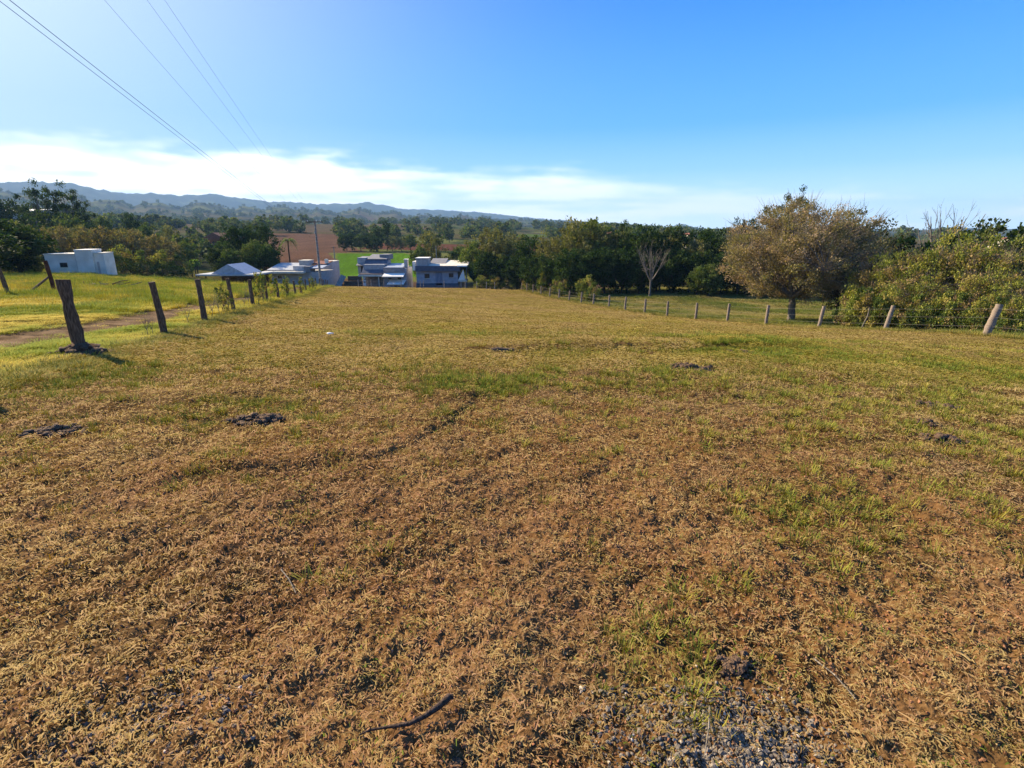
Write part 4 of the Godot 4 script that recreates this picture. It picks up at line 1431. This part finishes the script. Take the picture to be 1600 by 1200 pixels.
func make_small_things():
	mound(405, 657, 5.0, 0.46, 0.10, "earth_mound", "dark crumbly mound of dug earth above the curved bank")
	mound(88, 673, 4.6, 0.40, 0.06, "earth_mound", "flat dark patch of loose clods in yellowish stubble")
	mound(1080, 576, 8.6, 0.62, 0.10, "earth_mound", "dark lumpy earth mound just before the green strip of grass")
	mound(1478, 688, 4.7, 0.34, 0.10, "earth_mound", "dark reddish clods with green grass growing beside them")
	mound(1448, 662, 5.0, 0.26, 0.06, "earth_mound", "small dark clods just behind the reddish clods")
	mound(1468, 636, 5.6, 0.46, 0.05, "earth_mound", "reddish scraped clods spread thin on pale straw")
	mound(1165, 553, 10.2, 0.6, 0.10, "earth_mound", "dark clods at the end of the green strip of grass")
	mound(1330, 541, 12.6, 0.5, 0.07, "earth_mound", "dark clods on the crest toward the leaning pale posts")
	mound(1070, 537, 12.4, 0.34, 0.11, "earth_mound", "small black clod on the crest before the brown slope")
	mound(750, 490, 26.0, 0.7, 0.16, "earth_mound", "dark clod heap halfway down the lot")
	mound(600, 515, 17.0, 0.5, 0.08, "earth_mound", "dark clods in short grass down the lot by the timber fence")
	mound(905, 510, 20.0, 0.6, 0.10, "earth_mound", "dark clods in the brown middle of the lot")
	mound(132, 553, 9.8, 0.85, 0.42, "post_foot_mound", "dark heap of earth round the thick timber post", 40)
	mound(1148, 1040, 1.62, 0.16, 0.035, "earth_mound", "dark damp clods beside the grey gravel", 14)
	mound(542, 896, 2.2, 0.07, 0.02, "earth_mound", "made up dark lump standing in for a small hole among brown mown stalks", 6)  # raised dark lump put in place of a small dark hole in the ground
	mound(965, 855, 2.4, 0.06, 0.02, "earth_mound", "little dark clod in the bare red earth", 6)
	mound(705, 1195, 1.25, 0.10, 0.02, "earth_mound", "dark clods below the curved stick", 7)
	mound(135, 1190, 1.3, 0.12, 0.03, "earth_mound", "dark clods in the grey gravel by yellow grass", 9)
	# the curved stick
	var pts := []
	var rad := []
	for p in [[562, 1158, 0.004], [580, 1150, 0.006], [610, 1146, 0.008], [640, 1143, 0.011], [664, 1132, 0.014], [686, 1117, 0.017], [703, 1103, 0.019], [709, 1100, 0.012]]:
		var q := on_ground(p[0], p[1], 1.35)
		pts.append(q + Vector3(0, p[2] + 0.022, 0))
		rad.append(p[2] * 0.64)
	var origin: Vector3 = pts[3]
	for k in pts.size():
		pts[k] -= origin
	var sb := Buf.new()
	sb.tube(pts, rad, 9, 0.3, n3)
	var st := put("curved_stick", sb.done(), worn(Color(0.13, 0.085, 0.065), mats.post_dark.albedo_texture, 6.0, 0.9, 0.5, false))
	st.position = origin
	tag(st, "thick curved brown stick lying on the mown stalks", "stick")
	for s in [[440, 895, 463, 932, 2.1, "thin pale straight twig lying on brown mown stalks"], [1270, 1035, 1335, 1098, 1.6, "long thin reddish twig lying beside the gravel"], [1108, 1110, 1100, 1190, 1.3, "thin pale twig lying across the gravel edge"]]:
		var a := on_ground(s[0], s[1], s[4])
		var c := on_ground(s[2], s[3], s[4])
		var tb := Buf.new()
		tb.tube([Vector3.ZERO, (c - a) * 0.5 + Vector3(0.004, 0.012, 0), c - a], [0.0035, 0.003, 0.002], 5, 0.0, null, false)
		var tw := put("twig", tb.done(), mats.pale_bark)
		tw.position = a + Vector3(0, 0.02, 0)
		tag(tw, s[5], "twig")
	# old plank half buried on the crest
	var pb := on_ground(786, 550, 10.8)
	var pl := BoxMesh.new()
	pl.size = Vector3(0.5, 0.12, 0.16)
	var bd := Buf.new()
	bd.tube([Vector3(-0.25, 0, 0), Vector3(-0.1, 0.012, 0.01), Vector3(0.08, 0.0, 0), Vector3(0.25, 0.008, 0.0)], [0.055, 0.066, 0.062, 0.052], 6, 0.25, n3)
	var bo := put("log_piece", bd.done(), mats.post_dark)
	bo.position = pb + Vector3(0, 0.03, 0)
	tag(bo, "short dark piece of log half sunk in the crest of the lot", "log")
	# branches heaped in the meadow
	var hp := base("branch_pile", on_ground(165, 450, 32.0))
	tag(hp, "pile of cut dark branches lying in the bright meadow", "branch pile")
	for k in 26:
		var a := rng.randf() * TAU
		var l := rng.randf_range(0.5, 1.5)
		var p := Vector3(rng.randf_range(-1.7, 1.7), rng.randf_range(0.05, 0.35), rng.randf_range(-0.6, 0.6))
		var q := p + Vector3(cos(a) * l, rng.randf_range(-0.1, 0.3), sin(a) * l * 0.5)
		var bb := Buf.new()
		bb.tube([p, p.lerp(q, 0.5) + rdir() * 0.1, q], [0.05, 0.04, 0.02], 5, 0.2, n2)
		put("branch", bb.done(), mats.post_dark if k % 3 else mats.pale_bark, hp)
	# litter and loose bright stones
	var wl := Buf.new()
	wl.lump(Vector3.ZERO, Vector3(0.09, 0.05, 0.06), n3, 0.8, 6, 9, Color(-1, 0, 0), 3.0)
	var wp := put("plastic_scrap", wl.done(), mats.white_paint)
	wp.position = on_ground(516, 525, 15.0) + Vector3(0, 0.04, 0)
	tag(wp, "crumpled white plastic scrap lying in the short grass", "plastic scrap")

# ------------------------------------------------------------------ grass, straw and gravel
func litter_mesh(n: int, radius: float, lmin: float, lmax: float, wid: float, lift: float, sd: int) -> ArrayMesh:
	var r := RandomNumberGenerator.new()
	r.seed = sd
	var b := Buf.new()
	for k in n:
		var a := r.randf() * TAU
		var q := sqrt(r.randf()) * radius
		var h := r.randf() * TAU
		var dir := Vector3(cos(h), 0, sin(h))
		var roll := r.randf_range(-1.2, 1.2)
		var side := (dir.cross(Vector3.UP) * cos(roll) + Vector3.UP * sin(roll)).normalized()
		var rise := lift * r.randf_range(0.0, 1.6)
		var g := r.randf_range(0.55, 1.45)
		var bend := Vector3(-dir.z, 0, dir.x) * r.randf_range(-0.3, 0.3)
		b.blade(Vector3(cos(a) * q, r.randf_range(0.0, lift * 0.8), sin(a) * q), (dir + bend).normalized(), side, r.randf_range(lmin, lmax), wid * r.randf_range(0.6, 1.4), rise, rise * r.randf_range(0.6, 1.5), Color(g * r.randf_range(0.94, 1.08), g, g * r.randf_range(0.85, 1.1)))
	return b.done()

func tuft_mesh(n: int, radius: float, lmin: float, lmax: float, wid: float, spread: float, sd: int, seeds := false) -> ArrayMesh:
	var r := RandomNumberGenerator.new()
	r.seed = sd
	var b := Buf.new()
	for k in n:
		var a := r.randf() * TAU
		var q := sqrt(r.randf()) * radius
		var h := a + r.randf_range(-1.0, 1.0)
		var dir := Vector3(cos(h), 0, sin(h))
		var side := Vector3(-dir.z, 0, dir.x)
		var l := r.randf_range(lmin, lmax)
		var s := spread * r.randf_range(0.2, 1.2)
		var g := r.randf_range(0.65, 1.35)
		b.blade(Vector3(cos(a) * q, -0.01, sin(a) * q), dir, side, l * s, wid * r.randf_range(0.7, 1.3), l * 1.25, l * 0.5 * s, Color(g * r.randf_range(0.85, 1.25), g, g))
	return b.done()

func stone_mesh(sd: float) -> ArrayMesh:
	var b := Buf.new()
	b.lump(Vector3.ZERO, Vector3(1.0, 0.66, 0.8), n3, 1.1, 4, 6, Color(-1, 0, 0), sd)
	var st := SurfaceTool.new()
	st.begin(Mesh.PRIMITIVE_TRIANGLES)
	st.set_smooth_group(-1)
	for k in b.i:
		st.add_vertex(b.v[k])
	st.generate_normals()
	return st.commit()

func put_at(x: float, d: float, s: float, r: RandomNumberGenerator, lift := 0.0, sy := -1.0) -> Transform3D:
	return Transform3D(Basis(Vector3.UP, r.randf() * TAU).scaled(Vector3(s, s if sy < 0.0 else sy, s)), Vector3(x, G(x, d) + lift, -d))

func make_grass():
	var r := RandomNumberGenerator.new()
	r.seed = 1234
	var mid := []
	for k in 3:
		mid.append(litter_mesh(620, 0.6, 0.03, 0.085, 0.0055, 0.032, 60 + k))
	var tuf := []
	for k in 3:
		tuf.append(tuft_mesh(34, 0.05, 0.03, 0.075, 0.0022, 0.9, 80 + k))
	var coarse := []
	for k in 3:
		coarse.append(tuft_mesh(60, 0.28, 0.04, 0.11, 0.006, 1.1, 90 + k))
	var tall := []
	for k in 3:
		tall.append(tuft_mesh(70, 0.30, 0.14, 0.36, 0.006, 0.55, 100 + k))
	var bag := {}
	# the mown lot close by: every stalk laid on its own
	var laid := Buf.new()
	for k in 420000:
		var d := pow(lerpf(0.736, 4.10, r.randf()), 1.0 / 0.6)
		var half := d * 1.12 + 0.5
		var x := r.randf_range(-half, half)
		if zone(x, d) != 0:
			continue
		var clump := n3.get_noise_2d(x * 5.0 + 70.0, d * 5.0)
		if r.randf() > 0.88 + 1.2 * clump:
			continue
		if r.randf() < 0.66 - 0.6 * Vector2((x - 0.76) / 0.26, (d - 1.30) / 0.22).length() * 0.8:
			continue
		var m := lot_mix(x, d)
		if r.randf() < m.x * 0.30:
			continue
		var c := mixc(mixc(BROWN_STALK, RUSSET, m.x * 1.6 + r.randf_range(0.0, 0.5)), STRAW, m.y * 1.1 - 0.2 + clump * 0.6 + r.randf_range(-0.35, 0.45))
		c = mixc(c, PALE_STRAW, (m.y - 0.5) * 1.3 - 0.5 * m.x + r.randf_range(-0.3, 0.3))
		c = mixc(c, OLIVE, m.z * 0.8 + r.randf_range(-0.3, 0.3))
		if r.randf() < m.z * 0.25:
			c = GREEN
		c = c * r.randf_range(0.52, 1.12)
		var hd := n2.get_noise_2d(x * 1.3, d * 1.3 + 90.0) * 5.0 + r.randfn(0.0, 1.1)
		var dir := Vector3(cos(hd), 0, sin(hd))
		var roll := r.randf_range(-1.2, 1.2)
		var side := (dir.cross(Vector3.UP) * cos(roll) + Vector3.UP * sin(roll)).normalized()
		var sc := 1.0 + 0.16 * d
		var len := r.randf_range(0.005, 0.019) * sc
		if r.randf() < 0.05:
			len *= 2.6
		var rise := (0.002 + 0.016 * r.randf() * r.randf()) * sc
		if r.randf() < 0.12:
			rise *= 2.5
		laid.stalk(Vector3(x, G(x, d) + r.randf_range(-0.002, 0.010) * sc, -d), dir, side, len, 0.00175 * sc * r.randf_range(0.5, 1.6), rise, r.randf_range(0.5, 1.2) * rise, r.randf_range(-0.3, 0.3) * len, c)
	var near := put("mown_stalks", laid.done(), mats.grass)
	tag(near, "short dry mown stalks lying all over the brown lot", "dry grass", "", "stuff")
	var crumbs := []
	var crumb_cols := PackedColorArray()
	for k in 26000:
		var d := pow(lerpf(0.736, 3.0, r.randf()), 1.0 / 0.6)
		var x := r.randf_range(-d * 1.12 - 0.5, d * 1.12 + 0.5)
		if zone(x, d) != 0 or r.randf() > 0.25 + lot_mix(x, d).x:
			continue
		var s := r.randf_range(0.0025, 0.0085) * (1.0 + 0.12 * d)
		crumbs.append(Transform3D(Basis.from_euler(Vector3(r.randf(), r.randf() * TAU, r.randf())).scaled(Vector3(s, s * 0.8, s)), Vector3(x, G(x, d) + s * 0.2, -d)))
		crumb_cols.append(mixc(DARK_EARTH, RED_EARTH, r.randf()) * r.randf_range(0.6, 1.25))
	scatter("earth_crumbs", stone_mesh(4.0), mats.stone, crumbs, crumb_cols, "small crumbs of red brown earth between the mown stalks", "earth")
	for pass_ in [[8.5, 32.0, 6500, 1.0], [29.0, 95.0, 5200, 1.8]]:
		for k in pass_[2]:
			var d := sqrt(lerpf(pass_[0] * pass_[0], pass_[1] * pass_[1], r.randf())) if pass_[0] < 10.0 else r.randf_range(pass_[0], pass_[1])
			var x := r.randf_range(maxf(-d * 1.12, fence_left_x(d)), minf(d * 1.12, fence_right_x(d)))
			if zone(x, d) != 0:
				continue
			var m := lot_mix(x, d)
			var c := mixc(BROWN_STALK, STRAW, m.y + r.randf_range(-0.25, 0.25)) * 0.95
			c = mixc(c, OLIVE, 0.25 + m.z * 0.75 + r.randf_range(-0.2, 0.2)) * r.randf_range(0.65, 1.08)
			add(bag, "mown_stalks", "mid", r.randi() % 3, put_at(x, d, pass_[3] * r.randf_range(0.75, 1.2), r, -0.01, r.randf_range(0.7, 1.3) * (1.0 if pass_[3] < 1.5 else 1.4)), c)
	# green shoots
	for k in 42000:
		var d := 0.7 + 14.0 * pow(r.randf(), 0.62) if k < 30000 else r.randf_range(13.0, 92.0)
		var half := d * 1.1 + 0.5
		var x := r.randf_range(-half, half)
		if zone(x, d) != 0:
			continue
		var m := lot_mix(x, d)
		if r.randf() > m.z * m.z * 1.1:
			continue
		var c := mixc(OLIVE, GREEN, m.z + r.randf_range(-0.35, 0.3)) * r.randf_range(0.85, 1.25)
		if d < 14.0:
			add(bag, "green_shoots", "tuf", r.randi() % 3, put_at(x, d, r.randf_range(0.5, 1.05) * (1.0 + 0.06 * d), r), c)
		else:
			add(bag, "green_shoots", "coarse", r.randi() % 3, put_at(x, d, r.randf_range(0.6, 1.2), r), c)
	# meadow beyond the left fence, pasture beyond the right fence
	for k in 60000:
		var d := 6.0 + 86.0 * pow(r.randf(), 1.25)
		var x := fence_left_x(d) - 0.4 - (d * 0.9 + 6.0) * r.randf()
		if x < -d * 1.15 - 1.0:
			continue
		if r.randf() < track(x, d) * 0.97:
			continue
		var q := n1.get_noise_2d(x * 0.15, d * 0.15)
		var c := mixc(Color(0.60, 0.46, 0.085), Color(0.31, 0.34, 0.050), 0.48 + q * 1.5 + 0.5 * n3.get_noise_2d(x * 0.5, d * 0.5) + r.randf_range(-0.3, 0.3)) * r.randf_range(0.8, 1.2)
		var s := r.randf_range(0.6, 1.15) * (0.75 if d < 20.0 else 1.15)
		add(bag, "meadow_grass", "tall", r.randi() % 3, put_at(x, d, s * 1.1, r, 0.0, s * lerpf(0.17, 0.75, smoothstep(13.0, 36.0, d)) * (1.0 + q) * (0.85 if r.randf() < 0.95 else 1.6)), c)
	for k in 30000:
		var d := 14.0 + 80.0 * pow(r.randf(), 0.9)
		var x := fence_right_x(d) + 0.2 + (d * 0.6 + 6.0) * r.randf()
		if x > d * 1.15:
			continue
		var q := n1.get_noise_2d(x * 0.12, d * 0.12)
		var c := mixc(Color(0.30, 0.24, 0.075), Color(0.15, 0.175, 0.035), 0.45 + q * 1.4 + r.randf_range(-0.3, 0.3)) * r.randf_range(0.8, 1.2)
		add(bag, "pasture_grass", "tall", r.randi() % 3, put_at(x, d, r.randf_range(0.9, 1.5), r, 0.0, r.randf_range(0.25, 0.6) * (1.0 + q)), c)
	# unmown fringe along both fences
	for k in 5200:
		var d := 6.5 + 86.0 * pow(r.randf(), 1.3)
		var lf := r.randf() < 0.5
		var x := (fence_left_x(d) if lf else fence_right_x(d)) + r.randfn(0.0, 0.35)
		if absf(x) > d * 1.15:
			continue
		var c := mixc(Color(0.40, 0.31, 0.085), Color(0.22, 0.22, 0.045), r.randf()) * r.randf_range(0.8, 1.2)
		add(bag, "fence_grass", "tall", r.randi() % 3, put_at(x, d, r.randf_range(0.4, 0.9), r, 0.0, r.randf_range(0.12, 0.5) * (lerpf(0.55, 1.2, smoothstep(10.0, 30.0, d)) if lf else 1.5)), c)
	var said := {"mown_stalks": ["short dry mown stalks lying all over the brown lot", "dry grass"], "green_shoots": ["short green grass shoots growing through the mown lot", "grass"], "meadow_grass": ["bright yellow green grass of the meadow beyond the dirt track", "grass"], "pasture_grass": ["olive grass of the pasture behind the pale posts", "grass"], "fence_grass": ["taller unmown grass along the fence lines", "grass"]}
	var shapes := {"mid": mid, "tuf": tuf, "coarse": coarse, "tall": tall}
	for key in bag:
		var p: PackedStringArray = key.split("|")
		scatter(p[0], shapes[p[1]][int(p[2])], mats.grass, bag[key][0], bag[key][1], said[p[0]][0], said[p[0]][1])
	# gravel
	for v in 3:
		var where := []
		var cols := PackedColorArray()
		for k in 1500:
			var left := r.randf() < 0.10
			var c := Vector2(0.76, 1.30) if not left else Vector2(-1.22, 1.42)
			var p := c + Vector2(r.randfn(0.0, 0.16 if not left else 0.2), r.randfn(0.0, 0.13))
			if not left and r.randf() < 0.4:
				p = Vector2(r.randf_range(0.25, 1.1), r.randf_range(0.95, 1.6))
			var s := r.randf_range(0.0035, 0.0095) * (1.0 if r.randf() < 0.9 else 1.5)
			var b := Basis.from_euler(Vector3(r.randf_range(-0.6, 0.6), r.randf() * TAU, r.randf_range(-0.6, 0.6))).scaled(Vector3(s, s, s))
			where.append(Transform3D(b, Vector3(p.x, G(p.x, p.y) + s * 0.15, -p.y)))
			var g := r.randf_range(0.10, 0.27) if r.randf() < 0.96 else 0.5
			cols.append(Color(g, g * 0.82, g * 0.62) if not left else Color(g * 1.0, g * 0.80, g * 0.62))
		scatter("gravel", stone_mesh(v * 9.0), mats.stone, where, cols, "loose grey gravel pressed into the earth", "gravel")

func add(bag: Dictionary, called: String, shape: String, which: int, t: Transform3D, c: Color):
	var key := "%s|%s|%d" % [called, shape, which]
	if not bag.has(key):
		bag[key] = [[], PackedColorArray()]
	bag[key][0].append(t)
	bag[key][1].append(c)
